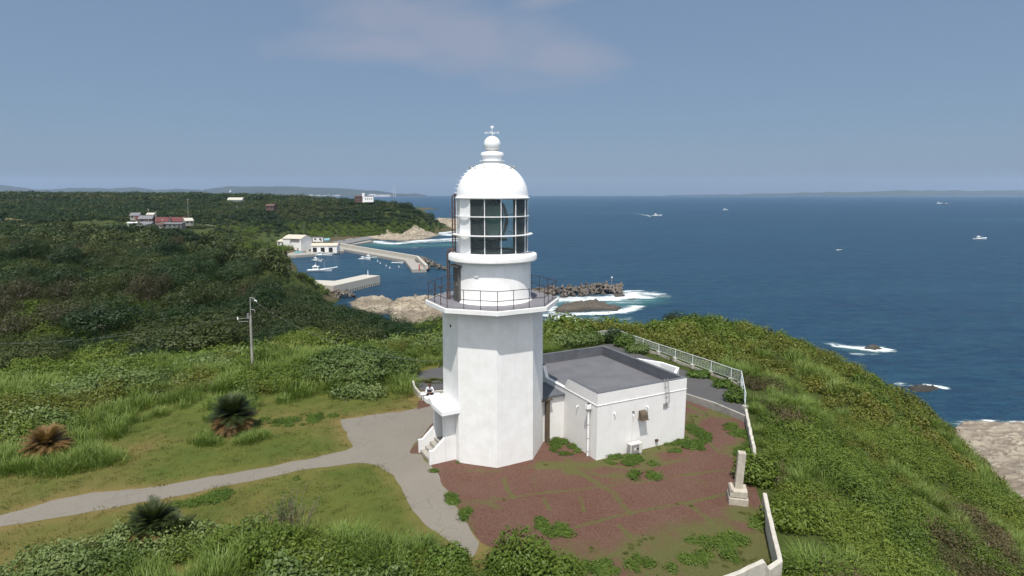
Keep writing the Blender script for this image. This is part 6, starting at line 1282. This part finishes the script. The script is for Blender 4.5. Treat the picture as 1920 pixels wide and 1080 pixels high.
def grassclump(px, py, L_, n_, label, seed, z=None):
    c = G(px, py); zz = float(height(c[0], c[1])[0]) if z is None else z; me = tuft('big_grass_clump', n_, L_*.5, L_, .036, seed, .5, 1.6, 5); o = link('grass_clump', me, LM['reed'], None, (c[0], c[1], zz)); tag(o, label, 'grass clump')
grassclump(1520, 1080, 1.25, 620, 'large arching pale grass clump right of the garden wall corner', 41)
grassclump(1585, 1068, 1.0, 320, 'smaller arching grass clump right of the large one beside the wall', 42)
grassclump(660, 1030, 1.3, 300, 'broad arching grass clump at the front edge of the lawn', 43)
grassclump(790, 1035, 1.0, 200, 'low grass clump beside the lower end of the concrete path', 44)
grassclump(500, 1045, 1.2, 220, 'arching grass clump below the bare twiggy shrub', 45)
# bare twiggy shrub
c = G(545, 1000); m_ = MB(); rt = random.Random(8); tips = []
for k in range(46):
    a_ = rt.random()*6.28; l_ = rt.uniform(.9, 2.0); ln_2 = rt.uniform(.1, .6); b0 = Vector((c[0]+rt.uniform(-.5, .5), c[1]+rt.uniform(-.3, .3), 28.6)); p1 = b0+Vector((cos(a_)*ln_2*l_*.5, sin(a_)*ln_2*l_*.5, l_*.55)); p2 = p1+Vector((cos(a_)*ln_2*l_*.5+rt.uniform(-.1, .1), sin(a_)*ln_2*l_*.5, l_*.45)); m_.tube([b0, p1, p2], [.016, .011, .004], 4)
    for j in range(5): t_ = rt.random(); q0 = p1.lerp(p2, t_); q1_ = q0+Vector((rt.uniform(-.25, .25), rt.uniform(-.25, .25), rt.uniform(.1, .3))); m_.tube([q0, q1_], [.007, .003], 3); tips.append(q1_)
    tips.append(p2)
tw = m_.build('twiggy_shrub', M['twig'], None, (c[0], c[1], 28.6)); tag(tw, 'bare grey twiggy shrub with a few leaves at the lawn edge, bottom centre-left', 'shrub')
P_ = np.array([[t_.x-c[0], t_.y-c[1], t_.z-28.6] for t_ in tips for _ in range(3)])+rng.normal(size=(len(tips)*3, 3))*.05; link('leaves', leafmesh('leaves', P_, .07, .6, .3, seed=3), LM['weed'], tw)
# ------------------------------------------------------------------ haze
m = bpy.data.materials.new('haze'); m.use_nodes = True; m.node_tree.nodes.clear(); t = m.node_tree
pv = t.nodes.new('ShaderNodeVolumePrincipled'); pv.inputs['Color'].default_value = (.52, .69, .96, 1); pv.inputs['Density'].default_value = 4.4e-5; pv.inputs['Anisotropy'].default_value = 0.0
mo_ = t.nodes.new('ShaderNodeOutputMaterial'); t.links.new(pv.outputs[0], mo_.inputs['Volume'])
hz = MB().box((0, 0, 170), (27000, 27000, 380)).build('haze', m); hz['kind'] = 'stuff'; tag(hz, 'thin pale sea haze that fades the far hills and horizon', 'haze')
